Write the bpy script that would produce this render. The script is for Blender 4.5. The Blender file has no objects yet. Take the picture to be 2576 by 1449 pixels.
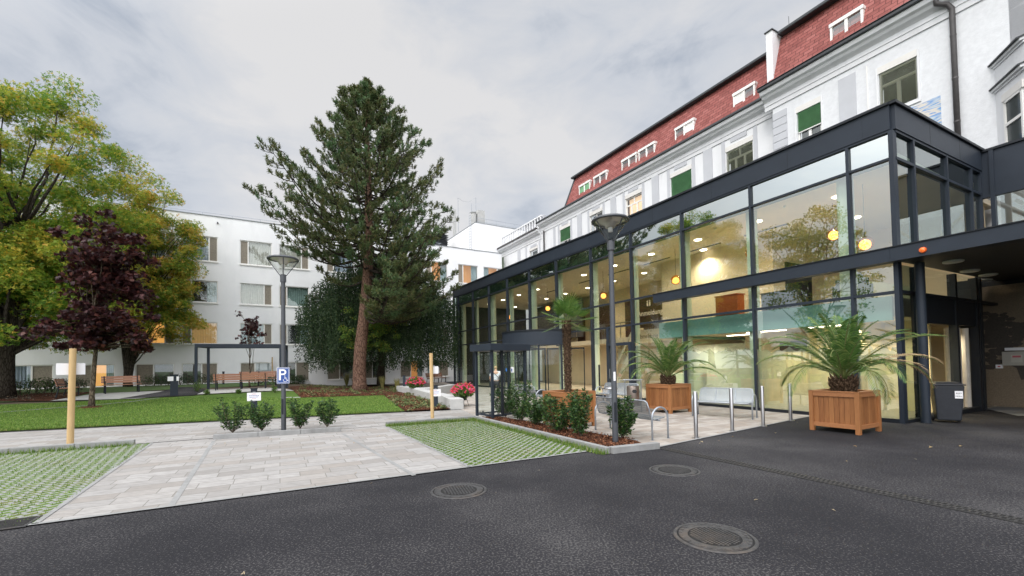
import bpy, bmesh, math, random
import numpy as np
from math import sin, cos, pi, radians, atan, sqrt, atan2
from mathutils import Vector, Matrix

SC = bpy.context.scene
R = random.Random(7)
NR = np.random.default_rng(11)

# ------------------------------------------------------------------ camera
FPX, PITCH, ROLL, YPP, EYE = 1100.0, atan(.0275), .0178, 886.0, 1.65
cam = bpy.data.cameras.new('camera'); camo = bpy.data.objects.new('camera', cam)
SC.collection.objects.link(camo); SC.camera = camo
cam.sensor_width = 36; cam.lens = FPX / 2576 * 36; cam.shift_y = (YPP - 724.5) / 2576
cam.clip_end = 2000
CM = Matrix.Rotation(pi/2 + PITCH, 4, 'X') @ Matrix.Rotation(-ROLL, 4, 'Z')
camo.matrix_world = Matrix.Translation((0, 0, EYE)) @ CM

def ray(x, y):
    return CM.to_3x3() @ Vector(((x-1288)/FPX, (YPP-y)/FPX, -1.0))
def G(x, y, h=0.0):
    """survey point: where the sight line through a photo position meets height h"""
    d = ray(x, y); t = (h-EYE)/d.z
    return Vector((d.x*t, d.y*t, h))
def VP(x, y, n, c):
    d = ray(x, y); t = c/(n[0]*d.x+n[1]*d.y)
    return Vector((d.x*t, d.y*t, EYE+d.z*t))

# ------------------------------------------------------------------ world, sun, exposure
SC.view_settings.view_transform = 'Standard'; SC.view_settings.look = 'None'
SC.view_settings.gamma = 1.0; SC.view_settings.exposure = 0.18
SUN_EL, SUN_AZ = radians(48), radians(215)       # azimuth clockwise from +Y
w = bpy.data.worlds.new('World'); SC.world = w; w.use_nodes = True
nt = w.node_tree; N = nt.nodes; L = nt.links; N.clear()
out = N.new('ShaderNodeOutputWorld'); bg = N.new('ShaderNodeBackground'); bg.inputs[1].default_value = .1
sky = N.new('ShaderNodeTexSky'); sky.sky_type = 'NISHITA'; sky.sun_disc = False
sky.sun_elevation = SUN_EL; sky.sun_rotation = SUN_AZ
tc = N.new('ShaderNodeTexCoord'); mp = N.new('ShaderNodeMapping'); mp.inputs['Scale'].default_value = (1.0, .8, 2.0)
mp.inputs['Rotation'].default_value = (0, .35, .6)
n1 = N.new('ShaderNodeTexNoise'); n1.inputs['Scale'].default_value = 1.7; n1.inputs['Detail'].default_value = 7
n1.inputs['Roughness'].default_value = .5; n1.inputs['Distortion'].default_value = .5
cr = N.new('ShaderNodeValToRGB'); e = cr.color_ramp.elements
e[0].position = .36; e[0].color = (3.4, 3.9, 4.7, 1); e[1].position = .60; e[1].color = (7.4, 7.3, 7.25, 1)
x_ = cr.color_ramp.elements.new(.47); x_.color = (5.9, 6.15, 6.6, 1)
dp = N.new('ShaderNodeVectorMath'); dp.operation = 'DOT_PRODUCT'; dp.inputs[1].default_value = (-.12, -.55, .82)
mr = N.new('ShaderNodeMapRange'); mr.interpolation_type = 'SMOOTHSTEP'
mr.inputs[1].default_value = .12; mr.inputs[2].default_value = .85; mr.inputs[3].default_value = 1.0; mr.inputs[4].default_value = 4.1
mul = N.new('ShaderNodeVectorMath'); mul.operation = 'SCALE'
mx = N.new('ShaderNodeMix'); mx.data_type = 'RGBA'; mx.inputs[0].default_value = .88
L.new(tc.outputs['Generated'], mp.inputs[0]); L.new(mp.outputs[0], n1.inputs['Vector'])
n2_ = N.new('ShaderNodeTexNoise'); n2_.inputs['Scale'].default_value = 5.5; n2_.inputs['Detail'].default_value = 8; n2_.inputs['Roughness'].default_value = .6; n2_.inputs['Distortion'].default_value = .8
L.new(mp.outputs[0], n2_.inputs['Vector']); ma = N.new('ShaderNodeMath'); ma.operation = 'MULTIPLY_ADD'; ma.inputs[1].default_value = .30; L.new(n2_.outputs[0], ma.inputs[0])
mb_ = N.new('ShaderNodeMath'); mb_.operation = 'MULTIPLY'; mb_.inputs[1].default_value = .78; L.new(n1.outputs[0], mb_.inputs[0]); L.new(mb_.outputs[0], ma.inputs[2]); prev_ = ma.outputs[0]
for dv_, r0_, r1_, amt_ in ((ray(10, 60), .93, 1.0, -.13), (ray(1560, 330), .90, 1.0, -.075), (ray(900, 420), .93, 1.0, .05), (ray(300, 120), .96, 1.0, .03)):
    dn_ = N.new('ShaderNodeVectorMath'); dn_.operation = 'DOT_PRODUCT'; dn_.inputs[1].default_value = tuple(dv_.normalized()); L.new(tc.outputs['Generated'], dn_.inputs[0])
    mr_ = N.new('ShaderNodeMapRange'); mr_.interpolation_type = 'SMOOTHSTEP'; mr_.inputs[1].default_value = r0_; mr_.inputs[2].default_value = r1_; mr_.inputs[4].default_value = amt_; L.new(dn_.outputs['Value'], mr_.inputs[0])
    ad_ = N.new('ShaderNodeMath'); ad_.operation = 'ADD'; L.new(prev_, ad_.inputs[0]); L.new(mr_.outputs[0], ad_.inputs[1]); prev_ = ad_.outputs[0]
L.new(prev_, cr.inputs[0])
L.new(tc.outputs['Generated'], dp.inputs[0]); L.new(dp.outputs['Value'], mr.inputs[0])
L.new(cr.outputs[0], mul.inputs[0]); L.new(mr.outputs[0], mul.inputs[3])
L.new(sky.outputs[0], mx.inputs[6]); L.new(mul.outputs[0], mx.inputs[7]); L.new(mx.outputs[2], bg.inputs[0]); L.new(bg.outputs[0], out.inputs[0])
sl = bpy.data.lights.new('sun', 'SUN'); sl.energy = 1.2; sl.angle = radians(14); sl.color = (1, .95, .88)
so = bpy.data.objects.new('sun', sl); SC.collection.objects.link(so)
sd = Vector((sin(SUN_AZ)*cos(SUN_EL), cos(SUN_AZ)*cos(SUN_EL), sin(SUN_EL)))
so.rotation_euler = sd.to_track_quat('Z', 'Y').to_euler(); so.location = sd*60
SC.cycles.max_bounces = 10; SC.cycles.transparent_max_bounces = 24; SC.cycles.diffuse_bounces = 3
SC.cycles.glossy_bounces = 4; SC.cycles.caustics_reflective = False; SC.cycles.caustics_refractive = False
SC.cycles.sample_clamp_indirect = 4.0
try: SC.cycles.use_denoising = True; SC.cycles.use_light_tree = True
except Exception: pass

# ------------------------------------------------------------------ materials
MATS = {}
def mat(name, col=(.5,.5,.5), rough=.7, metal=0, spec=.5):
    if name in MATS: return MATS[name]
    m = bpy.data.materials.new(name); m.use_nodes = True; MATS[name] = m
    b = m.node_tree.nodes['Principled BSDF']
    b.inputs['Base Color'].default_value = (*col, 1); b.inputs['Roughness'].default_value = rough
    b.inputs['Metallic'].default_value = metal; b.inputs['Specular IOR Level'].default_value = spec
    return m
class NT:
    def __init__(s, m): s.t = m.node_tree; s.n = s.t.nodes; s.l = s.t.links; s.b = s.n.get('Principled BSDF')
    def new(s, k, **kw):
        x = s.n.new('ShaderNode'+k)
        for a, v in kw.items():
            if a.startswith('i_'):
                key = a[2:].replace('_', ' ')
                x.inputs[int(key) if key.isdigit() else key].default_value = v
            else: setattr(x, a, v)
        return x
    def link(s, a, b): s.l.new(a, b)
    def coords(s, rot=0, scale=(1,1,1), kind='Object', loc=(0,0,0)):
        c = s.new('TexCoord'); m = s.new('Mapping'); m.inputs['Rotation'].default_value = (0,0,rot); m.inputs['Scale'].default_value = scale
        m.inputs['Location'].default_value = loc
        if kind == 'World':
            g = s.new('NewGeometry'); s.link(g.outputs['Position'], m.inputs[0])
        else: s.link(c.outputs[kind], m.inputs[0])
        return m.outputs[0]
    def noise(s, v, scale, detail=4, rough=.5, dist=0):
        x = s.new('TexNoise'); x.inputs['Scale'].default_value = scale; x.inputs['Detail'].default_value = detail
        x.inputs['Roughness'].default_value = rough; x.inputs['Distortion'].default_value = dist; s.link(v, x.inputs['Vector']); return x.outputs[0]
    def ramp(s, v, stops):
        x = s.new('ValToRGB'); el = x.color_ramp.elements
        while len(el) > 1: el.remove(el[0])
        el[0].position = stops[0][0]; el[0].color = (*stops[0][1], 1)
        for p, c in stops[1:]: q = el.new(p); q.color = (*c, 1)
        s.link(v, x.inputs[0]); return x.outputs[0]
    def mix(s, f, a, b, mode='MIX'):
        x = s.new('Mix'); x.data_type = 'RGBA'; x.blend_type = mode
        for sock, val in ((x.inputs[0], f), (x.inputs[6], a), (x.inputs[7], b)):
            if hasattr(val, 'is_output'): s.link(val, sock)
            elif isinstance(val, tuple): sock.default_value = (*val, 1)
            else: sock.default_value = val
        return x.outputs[2]
    def math(s, op, a, b=0, c=None):
        x = s.new('Math'); x.operation = op
        for i, v in enumerate((a, b) if c is None else (a, b, c)):
            if hasattr(v, 'is_output'): s.link(v, x.inputs[i])
            else: x.inputs[i].default_value = v
        return x.outputs[0]
    def bump(s, v, strength, dist=.01):
        x = s.new('Bump'); x.inputs['Strength'].default_value = strength; x.inputs['Distance'].default_value = dist
        s.link(v, x.inputs['Height']); s.link(x.outputs[0], s.b.inputs['Normal'])
    def col(s, v): s.link(v, s.b.inputs['Base Color'])

def mk_noisy(name, col, rough=.7, var=.12, scale=3, bump=0, bscale=60, metal=0, stain=None):
    m = mat(name, col, rough, metal); t = NT(m); v = t.coords(kind='World')
    n = t.noise(v, scale, 5, .6)
    a = tuple(c*(1-var) for c in col); b = tuple(min(1, c*(1+var)) for c in col)
    c = t.ramp(n, [(.35, a), (.65, b)])
    if stain:
        n2 = t.noise(t.coords(kind='World', scale=(1, 1, .25)), 1.3, 6, .65)
        c = t.mix(t.ramp(n2, [(.5, (0,0,0)), (.72, (1,1,1))]), c, stain)
    t.col(c)
    if bump: t.bump(t.noise(v, bscale, 4, .6), bump)
    return m

def mk_asphalt():
    m = mat('asphalt', (.04,.04,.045), .88, spec=.22); t = NT(m); v = t.coords(kind='World')
    big = t.noise(v, .35, 4, .6); fine = t.noise(v, 48, 2, .75); med = t.noise(v, 9, 4, .7)
    base = t.ramp(big, [(.3, (.014,.014,.017)), (.5, (.019,.0185,.022)), (.7, (.027,.0265,.030))])
    # worn aggregate: light flecks, denser in patches
    f = t.math('ADD', fine, t.math('MULTIPLY', t.math('SUBTRACT', big, .5), .42))
    fl = t.ramp(f, [(.53, (0,0,0)), (.60, (1,1,1))])
    c = t.mix(t.math('MULTIPLY', fl, .62), base, (.12,.115,.113))
    c = t.mix(t.ramp(med, [(.3, (.25,.25,.25)), (.6, (0,0,0))]), c, (.018,.018,.021))
    t.col(c); t.bump(fine, .55, .012)
    return m
def mk_paving(name, rot, bw, bh, c1, c2, off=.37, mortar=(.19,.18,.165)):
    m = mat(name, (.4,.4,.4), .85, spec=.3); t = NT(m); v = t.coords(rot=rot, kind='World')
    b = t.new('TexBrick', offset=off, squash=1.0); b.offset_frequency = 2; b.squash_frequency = 3; b.squash = .7
    b.inputs['Brick Width'].default_value = bw; b.inputs['Row Height'].default_value = bh; b.inputs['Scale'].default_value = 1
    b.inputs['Mortar Size'].default_value = .007; b.inputs['Mortar Smooth'].default_value = .2; b.inputs['Bias'].default_value = 0
    b.inputs['Color1'].default_value = (0,0,0,1); b.inputs['Color2'].default_value = (1,1,1,1); b.inputs['Mortar'].default_value = (.5,.5,.5,1)
    t.link(v, b.inputs['Vector'])
    tone = t.ramp(b.outputs['Color'], [(0, c1), (.3, c2), (.5, tuple(x*1.12 for x in c2)), (.75, (c1[0]*1.02, c1[1]*.98, c1[2]*.94)), (1, tuple(x*.90 for x in c1))])
    st = t.noise(v, 1.4, 5, .65); st2 = t.noise(t.coords(rot=rot, scale=(1, 2.5, 1), kind='World'), 6, 4, .6)
    c = t.mix(t.ramp(st2, [(.42, (0,0,0)), (.7, (.5,.5,.5))]), tone, tuple(x*.66 for x in c1))
    c = t.mix(t.ramp(st, [(.45, (0,0,0)), (.75, (.3,.3,.3))]), c, (.25,.24,.23))
    c = t.mix(b.outputs['Fac'], c, mortar)
    t.col(c); t.bump(t.math('SUBTRACT', t.noise(v, 40, 3, .6), t.math('MULTIPLY', b.outputs['Fac'], 2)), .35, .006)
    return m
def mk_grasspaver(name, rot, sx, sy):
    m = mat(name, (.3,.3,.3), .9, spec=.2); t = NT(m); v = t.coords(rot=rot, kind='World')
    b = t.new('TexBrick', offset=.5); b.inputs['Brick Width'].default_value = sx; b.inputs['Row Height'].default_value = sy
    b.inputs['Scale'].default_value = 1; b.inputs['Mortar Size'].default_value = .024; b.inputs['Mortar Smooth'].default_value = .3
    wv = t.new('TexNoise'); wv.inputs['Scale'].default_value = 14; t.link(v, wv.inputs['Vector'])
    off = t.new('VectorMath', operation='SCALE'); off.inputs[3].default_value = .012; t.link(wv.outputs['Color'], off.inputs[0])
    ad = t.new('VectorMath', operation='ADD'); t.link(v, ad.inputs[0]); t.link(off.outputs[0], ad.inputs[1]); t.link(ad.outputs[0], b.inputs['Vector'])
    n = t.noise(v, 30, 4, .7); big = t.noise(v, .9, 3)
    gr = t.ramp(n, [(.3, (.045,.075,.018)), (.5, (.10,.17,.03)), (.7, (.17,.24,.05))])
    gr = t.mix(t.ramp(big, [(.5, (0,0,0)), (.7, (.5,.5,.5))]), gr, (.17,.13,.06))
    co = t.ramp(n, [(.3, (.20,.21,.20)), (.7, (.31,.315,.30))])
    f = t.ramp(b.outputs['Fac'], [(.3, (0,0,0)), (.6, (1,1,1))])
    t.col(t.mix(f, gr, co)); t.bump(t.math('ADD', n, t.math('MULTIPLY', b.outputs['Fac'], .8)), .6, .02)
    return m
def mk_lawn():
    m = mat('lawn', (.1,.2,.03), .9, spec=.15); t = NT(m); v = t.coords(kind='World')
    n = t.noise(v, 60, 3, .8); b = t.noise(v, 1.1, 5, .6); s = t.noise(t.coords(rot=.5, scale=(.6, 3, 1), kind='World'), 5, 3, .7)
    c = t.ramp(n, [(.3, (.045,.085,.016)), (.55, (.10,.175,.032)), (.75, (.165,.26,.055))])
    c = t.mix(t.math('MULTIPLY', b, .7), c, (.09,.15,.032)); c = t.mix(t.ramp(s, [(.5, (0,0,0)), (.7, (.35,.35,.35))]), c, (.055,.12,.02))
    t.col(c); t.bump(n, 1.0, .03); return m
def mk_mulch():
    m = mat('bark_mulch', (.1,.04,.02), .95, spec=.15); t = NT(m); v = t.coords(kind='World')
    vo = t.new('TexVoronoi', feature='F1'); vo.inputs['Scale'].default_value = 26; vo.inputs['Randomness'].default_value = 1
    sc = t.coords(kind='World', scale=(1, 1.8, 1), rot=.6); t.link(sc, vo.inputs['Vector'])
    sp = t.new('SeparateColor'); t.link(vo.outputs['Color'], sp.inputs[0])
    c = t.ramp(sp.outputs[0], [(0, (.035,.014,.009)), (.4, (.10,.035,.018)), (.75, (.19,.07,.035)), (1, (.30,.15,.085))])
    c = t.mix(t.ramp(vo.outputs['Distance'], [(.35, (0,0,0)), (.8, (1,1,1))]), c, (.015,.008,.006))
    t.col(c); t.bump(t.math('MULTIPLY', vo.outputs['Distance'], -1.0), 1.0, .03); return m
def mk_glass(name, tint=(.80,.93,.88), refl=1.5, add=.05, rough=.0):
    if name in MATS: return MATS[name]
    m = mat(name); t = NT(m); t.n.remove(t.b)
    tr = t.new('BsdfTransparent'); tr.inputs[0].default_value = (*tint, 1)
    gl = t.new('BsdfGlossy'); gl.inputs['Roughness'].default_value = rough; gl.inputs[0].default_value = (.9,.97,.97,1)
    fr = t.new('Fresnel'); fr.inputs[0].default_value = 1.5
    geo = t.new('NewGeometry')
    # fresnel without the inside-of-glass flip: the pane is one thin sheet
    lw = t.new('LayerWeight'); lw.inputs[0].default_value = .35
    f = t.math('ADD', t.math('MULTIPLY', t.math('POWER', lw.outputs['Facing'], 2.6), refl*.45), add)
    f = t.math('MINIMUM', f, .95)
    mx = t.new('MixShader'); t.link(f, mx.inputs[0]); t.link(tr.outputs[0], mx.inputs[1]); t.link(gl.outputs[0], mx.inputs[2])
    t.link(mx.outputs[0], t.n['Material Output'].inputs[0]); return m
def mk_emit(name, col, st):
    m = mat(name, col); b = NT(m).b; b.inputs['Emission Color'].default_value = (*col, 1); b.inputs['Emission Strength'].default_value = st; return m
def mk_leaf(name, stops, rough=.55, transl=.42, clump=None, cs=.35):
    m = mat(name, stops[0][1], rough, spec=.3); t = NT(m)
    g = t.new('NewGeometry'); c = t.ramp(g.outputs['Random Per Island'], stops)
    v = t.coords(kind='World')
    if clump: c = t.mix(t.ramp(t.noise(v, cs, 4, .6), [(.48, (0,0,0)), (.62, (.85,.85,.85))]), c, t.ramp(g.outputs['Random Per Island'], clump))
    t.col(c)
    tl = t.new('BsdfTranslucent'); t.link(c, tl.inputs[0]); mx = t.new('MixShader'); mx.inputs[0].default_value = transl
    o = t.n['Material Output']; t.link(t.b.outputs[0], mx.inputs[1]); t.link(tl.outputs[0], mx.inputs[2]); t.link(mx.outputs[0], o.inputs[0])
    return m
def mk_bark(name, c1, c2, zs=.25, sc=9):
    m = mat(name, c1, .95, spec=.1); t = NT(m); v = t.coords(kind='World', scale=(1, 1, zs))
    vo = t.new('TexVoronoi', feature='DISTANCE_TO_EDGE'); vo.inputs['Scale'].default_value = sc; t.link(v, vo.inputs['Vector'])
    n = t.noise(v, sc*2, 5, .7)
    c = t.mix(t.ramp(vo.outputs['Distance'], [(0, (0,0,0)), (.18, (1,1,1))]), tuple(x*.35 for x in c1), t.ramp(n, [(.3, c1), (.7, c2)]))
    t.col(c); t.bump(t.math('ADD', vo.outputs['Distance'], t.math('MULTIPLY', n, .4)), .9, .05); return m
def mk_wood(name, c1, c2, c3, axis='Z', sc=1.0):
    m = mat(name, c1, .5, spec=.4); t = NT(m)
    g = t.new('NewGeometry'); s = (14, 14, 1.1) if axis == 'Z' else (1.1, 14, 14)
    v = t.coords(scale=tuple(x*sc for x in s)); n = t.noise(v, 2.2, 6, .6, .8)
    # each board is its own island: tone varies board by board
    c = t.mix(t.math('MULTIPLY', g.outputs['Random Per Island'], .8), t.ramp(n, [(.3, c1), (.65, c2)]), t.ramp(n, [(.3, c3), (.7, c1)]))
    t.col(c); t.bump(n, .12, .004); return m
def mk_rooftile():
    m = mat('red_tiles', (.3,.06,.05), .8); t = NT(m)
    c0 = t.new('TexCoord'); sx = t.new('SeparateXYZ'); t.link(c0.outputs['UV'], sx.inputs[0])
    b = t.new('TexBrick', offset=.5); b.inputs['Brick Width'].default_value = .42; b.inputs['Row Height'].default_value = .2; b.inputs['Scale'].default_value = 1
    b.inputs['Mortar Size'].default_value = .014; b.inputs['Mortar Smooth'].default_value = .4
    b.inputs['Color1'].default_value = (0,0,0,1); b.inputs['Color2'].default_value = (1,1,1,1); t.link(c0.outputs['UV'], b.inputs['Vector'])
    c = t.ramp(b.outputs['Color'], [(0, (.20,.050,.042)), (.6, (.26,.070,.060)), (1, (.32,.105,.092))])
    n = t.noise(t.coords(kind='World'), 2.5, 5, .7); c = t.mix(t.ramp(n, [(.45, (0,0,0)), (.75, (.6,.6,.6))]), c, (.35,.12,.10))
    c = t.mix(b.outputs['Fac'], c, (.09,.018,.015)); t.col(c); t.bump(t.math('MULTIPLY', b.outputs['Fac'], -1), .8, .02); return m

ASPH = mk_asphalt()
RD = radians(62) - pi/2      # along-road heading measured for texture rotation
PAVE = mk_paving('pale_paving', -radians(28), .62, .31, (.285,.272,.260), (.325,.315,.306))
PLAZA = mk_paving('plaza_paving', -radians(28), .48, .24, (.34,.30,.265), (.42,.385,.35), off=.5, mortar=(.22,.20,.18))
GP1 = mk_grasspaver('grass_paver', radians(-70), .17, .12)
LAWN = mk_lawn(); MULCH = mk_mulch()
CONC = mk_noisy('concrete', (.255,.257,.255), .85, .1, 5, .25, 50, stain=(.18,.18,.175))
CONCL = mk_noisy('pale_concrete', (.44,.44,.43), .85, .08, 3, .2, 40, stain=(.42,.42,.41))
SOIL = mk_noisy('soil', (.09,.065,.04), .95, .3, 9, .8, 30)
GRASSG = mk_noisy('rough_grass', (.07,.12,.03), .95, .35, 6, 1, 50)
PATHM = mk_noisy('path_paving', (.37,.365,.35), .9, .1, 4, .2, 40)
METAL = mk_noisy('anthracite_metal', (.021,.028,.040), .5, .07, 2); METAL_D = mk_noisy('dark_metal', (.013,.016,.021), .5, .1, 2)
for _m in (METAL, METAL_D): NT(_m).b.inputs['Specular IOR Level'].default_value = .28
LAMPM = mk_noisy('lamp_grey_metal', (.055,.06,.07), .4, .08, 8)
STEEL = mat('stainless', (.42,.42,.43), .3, 1.0); GALV = mk_noisy('galvanised', (.36,.39,.43), .38, .1, 20, metal=.6)
WHITE = mk_noisy('white_render', (.74,.745,.76), .9, .02, 1.2, .2, 90, stain=(.64,.645,.66))
WARD = mk_noisy('ward_render', (.86,.865,.875), .9, .02, .8, .12, 60, stain=(.81,.815,.83))
STUC = mk_noisy('stucco', (.68,.69,.71), .95, .05, 6, .9, 22)
GREYR = mk_noisy('grey_render', (.50,.51,.54), .9, .03, 2, .15, 60)
WFRAME = mat('white_frame', (.80,.79,.76), .45); BOXW = mk_noisy('shutter_box', (.70,.68,.65), .6, .03, 2)
RTILE = mk_rooftile(); GUTM = mk_noisy('gutter_metal', (.035,.04,.045), .5, .2, 8); PIPEM = mk_noisy('pipe_metal', (.06,.055,.055), .5, .15, 6)
BLIND = mk_noisy('green_blind', (.19,.40,.21), .55, .1, 3); BLIND2 = mk_noisy('olive_blind', (.34,.36,.24), .55, .15, 3)
GLASS = mk_glass('hall_glass', (.90,.96,.92), 1.3, .28)
GLASST = mk_glass('spandrel_glass', (.55,.75,.68), 1.0, .58); GLASSC = mk_glass('clear_glass', (.93,.97,.95), .8, .04)
GLASSD = mk_glass('side_glass', (.45,.56,.55), 1.5, .24)
WGLASS = mk_glass('window_glass', (.82,.86,.87), 1.5, .13)
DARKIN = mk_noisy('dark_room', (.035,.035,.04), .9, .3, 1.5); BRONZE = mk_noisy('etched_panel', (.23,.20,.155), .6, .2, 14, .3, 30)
CREAM = mk_noisy('cream_wall', (.72,.60,.42), .85, .05, .8); CEIL = mk_noisy('hall_ceiling', (.68,.60,.46), .9, .03, .8)
PALEG = mk_noisy('pale_green', (.62,.70,.52), .7, .04, 1); TEAL = mk_noisy('teal_slab', (.20,.40,.35), .6, .06, 1)
FLOORM = mk_noisy('hall_floor', (.38,.33,.27), .35, .06, 2); BROWNP = mk_noisy('brown_panel', (.06,.028,.018), .5, .2, 5)
YELW = mk_noisy('yellow_wall', (.82,.69,.40), .8, .05, .7); ORANGE = mat('orange_panel', (.5,.12,.02), .6)
CURT = mk_noisy('curtain', (.68,.64,.56), .9, .08, 4); CURTB = mk_noisy('blue_curtain', (.45,.55,.56), .9, .08, 4)
WARM = mk_emit('lit_room', (1, .50, .13), .75); PEACH = mk_emit('lit_peach_room', (1, .68, .42), .7)
LAMPE = mk_emit('lamp_light', (1, .9, .72), 9); GLOBE = mk_emit('amber_globe', (1, .55, .14), 1.6); GLOBEC = mk_emit('globe_core', (1, .70, .36), 3.4)
BLACK = mat('black_plastic', (.012,.012,.014), .5); BIN = mk_noisy('bin_plastic', (.02,.023,.03), .5, .1, 10)
PAPER = mat('paper', (.80,.79,.82), .8); BLUE = mat('sign_blue', (.02,.07,.28), .4); SIGNW = mat('sign_white', (.82,.82,.84), .4); INK = mat('red_ink', (.5,.12,.14), .7)
HARD = mk_wood('red_hardwood', (.29,.118,.040), (.38,.172,.066), (.16,.058,.023))
HARDX = mk_wood('red_hardwood_rail', (.31,.13,.052), (.40,.18,.075), (.24,.095,.038), 'X')
STAKE = mk_wood('stake_wood', (.50,.34,.16), (.58,.41,.21), (.42,.28,.13)); SLATW = mk_wood('bench_slat', (.36,.18,.11), (.44,.24,.15), (.30,.14,.085), 'X')
IRON = mk_noisy('cast_iron', (.045,.044,.045), .6, .3, 18, .5, 60, stain=(.11,.085,.065)); IRON_D = mat('iron_gap', (.01,.01,.01), .9)

# ------------------------------------------------------------------ mesh helpers
ORG = {}
class MB:
    def __init__(s): s.v = []; s.f = []; s.uv = None
    def add(s, v, f):
        o = len(s.v); s.v += [tuple(p) for p in v]; s.f += [tuple(i+o for i in q) for q in f]; return s
    def hexa(s, p):   # 8 points, bottom 4 then top 4
        return s.add(p, [(3,2,1,0),(4,5,6,7),(0,1,5,4),(1,2,6,5),(2,3,7,6),(3,0,4,7)])
    def box(s, x0,x1,y0,y1,z0,z1):
        return s.hexa([(x0,y0,z0),(x1,y0,z0),(x1,y1,z0),(x0,y1,z0),(x0,y0,z1),(x1,y0,z1),(x1,y1,z1),(x0,y1,z1)])
    def cbox(s, c, sx, sy, sz, rz=0):
        P = []
        for z in (-.5, .5):
            for a, b in ((-.5,-.5),(.5,-.5),(.5,.5),(-.5,.5)):
                x, y = a*sx, b*sy; P.append((c[0]+x*cos(rz)-y*sin(rz), c[1]+x*sin(rz)+y*cos(rz), c[2]+z*sz))
        return s.hexa(P)
    def bar(s, a, b, wd, ht, up=(0,0,1)):
        a = Vector(a); b = Vector(b); d = (b-a).normalized(); u = Vector(up)
        if abs(d.dot(u)) > .98: u = Vector((1,0,0))
        x = d.cross(u).normalized()*wd/2; y = x.cross(d).normalized()*ht/2
        return s.hexa([a-x-y, a+x-y, b+x-y, b-x-y, a-x+y, a+x+y, b+x+y, b-x+y])
    def tube(s, pts, rad, seg=8, cap=True):
        pts = [Vector(p) for p in pts]; n = len(pts); rad = rad if isinstance(rad, (list, tuple)) else [rad]*n
        up = Vector((0,0,1)); V = []; F = []; prev = None
        for i, p in enumerate(pts):
            d = (pts[min(i+1,n-1)]-pts[max(i-1,0)]).normalized()
            if prev is None: x = d.cross(up) if abs(d.z) < .95 else d.cross(Vector((1,0,0)))
            else: x = prev - d*prev.dot(d)
            x.normalize(); prev = x; y = d.cross(x)
            for k in range(seg):
                a = 2*pi*k/seg; V.append(p+(x*cos(a)+y*sin(a))*rad[i])
        for i in range(n-1):
            for k in range(seg):
                F.append((i*seg+k, i*seg+(k+1)%seg, (i+1)*seg+(k+1)%seg, (i+1)*seg+k))
        if cap: F.append(tuple(range(seg))[::-1]); F.append(tuple(range((n-1)*seg, n*seg)))
        return s.add(V, F)
    def lathe(s, prof, c=(0,0,0), seg=24, a0=0, a1=2*pi):
        full = abs(a1-a0-2*pi) < 1e-6; m = seg if full else seg+1; V = []; F = []
        for r, z in prof:
            for k in range(m):
                a = a0+(a1-a0)*k/seg; V.append((c[0]+r*cos(a), c[1]+r*sin(a), c[2]+z))
        for i in range(len(prof)-1):
            for k in range(seg):
                k2 = (k+1) % m; F.append((i*m+k, i*m+k2, (i+1)*m+k2, (i+1)*m+k))
        return s.add(V, F)
    def prism(s, poly, z0, z1):
        n = len(poly); V = [(p[0],p[1],z0) for p in poly]+[(p[0],p[1],z1) for p in poly]
        F = [tuple(range(n))[::-1], tuple(range(n,2*n))]+[(i,(i+1)%n,n+(i+1)%n,n+i) for i in range(n)]
        return s.add(V, F)
    def quad(s, a, b, c, d): return s.add([a,b,c,d], [(0,1,2,3)])

def origin_of(o):
    while o is not None:
        if o.name in ORG: return ORG[o.name]
        o = o.parent
    return Vector((0,0,0))
def obj(name, mb, m, parent=None, world=False, smooth=False, bevel=0, col=None):
    me = bpy.data.meshes.new(name)
    v = mb.v
    if world and parent is not None:
        o0 = origin_of(parent); v = [(p[0]-o0.x, p[1]-o0.y, p[2]-o0.z) for p in v]
    me.from_pydata(v, [], mb.f); me.update()
    if mb.uv:
        ul = me.uv_layers.new(name='UVMap')
        for i, uvc in enumerate(mb.uv): ul.data[i].uv = uvc
    for mm in (m if isinstance(m, (list, tuple)) else [m]): me.materials.append(mm)
    if smooth:
        for p in me.polygons: p.use_smooth = True
    o = bpy.data.objects.new(name, me); SC.collection.objects.link(o)
    if parent is not None: o.parent = parent
    if bevel:
        b = o.modifiers.new('edge', 'BEVEL'); b.width = bevel; b.segments = 2; b.limit_method = 'ANGLE'; b.angle_limit = radians(50)
    return o
def npobj(name, V, F, m, parent=None, smooth=False, world=False):
    """V (n,3) float, F (k,s) int -> mesh, fast"""
    V = np.asarray(V, dtype=np.float32); F = np.asarray(F, dtype=np.int32)
    if world and parent is not None: V = V - np.array(origin_of(parent), dtype=np.float32)
    me = bpy.data.meshes.new(name); k, s = F.shape
    me.vertices.add(len(V)); me.vertices.foreach_set('co', V.ravel())
    me.loops.add(k*s); me.loops.foreach_set('vertex_index', F.ravel())
    me.polygons.add(k); me.polygons.foreach_set('loop_start', np.arange(0, k*s, s, dtype=np.int32))
    try: me.polygons.foreach_set('loop_total', np.full(k, s, dtype=np.int32))
    except Exception: pass
    me.update(calc_edges=True); me.validate()
    me.materials.append(m)
    if smooth: me.polygons.foreach_set('use_smooth', np.ones(k, dtype=bool))
    o = bpy.data.objects.new(name, me); SC.collection.objects.link(o)
    if parent is not None: o.parent = parent
    return o
def tag(o, label, cat, group=None, kind=None):
    o['label'] = label; o['category'] = cat
    if group: o['group'] = group
    if kind: o['kind'] = kind
    return o
def thing(name, label, cat, loc=(0,0,0), rz=0, group=None, kind=None):
    o = bpy.data.objects.new(name, None); SC.collection.objects.link(o); o.empty_display_size = .3
    o.location = loc; o.rotation_euler = (0,0,rz); ORG[o.name] = Vector(loc)
    return tag(o, label, cat, group, kind)
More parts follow.
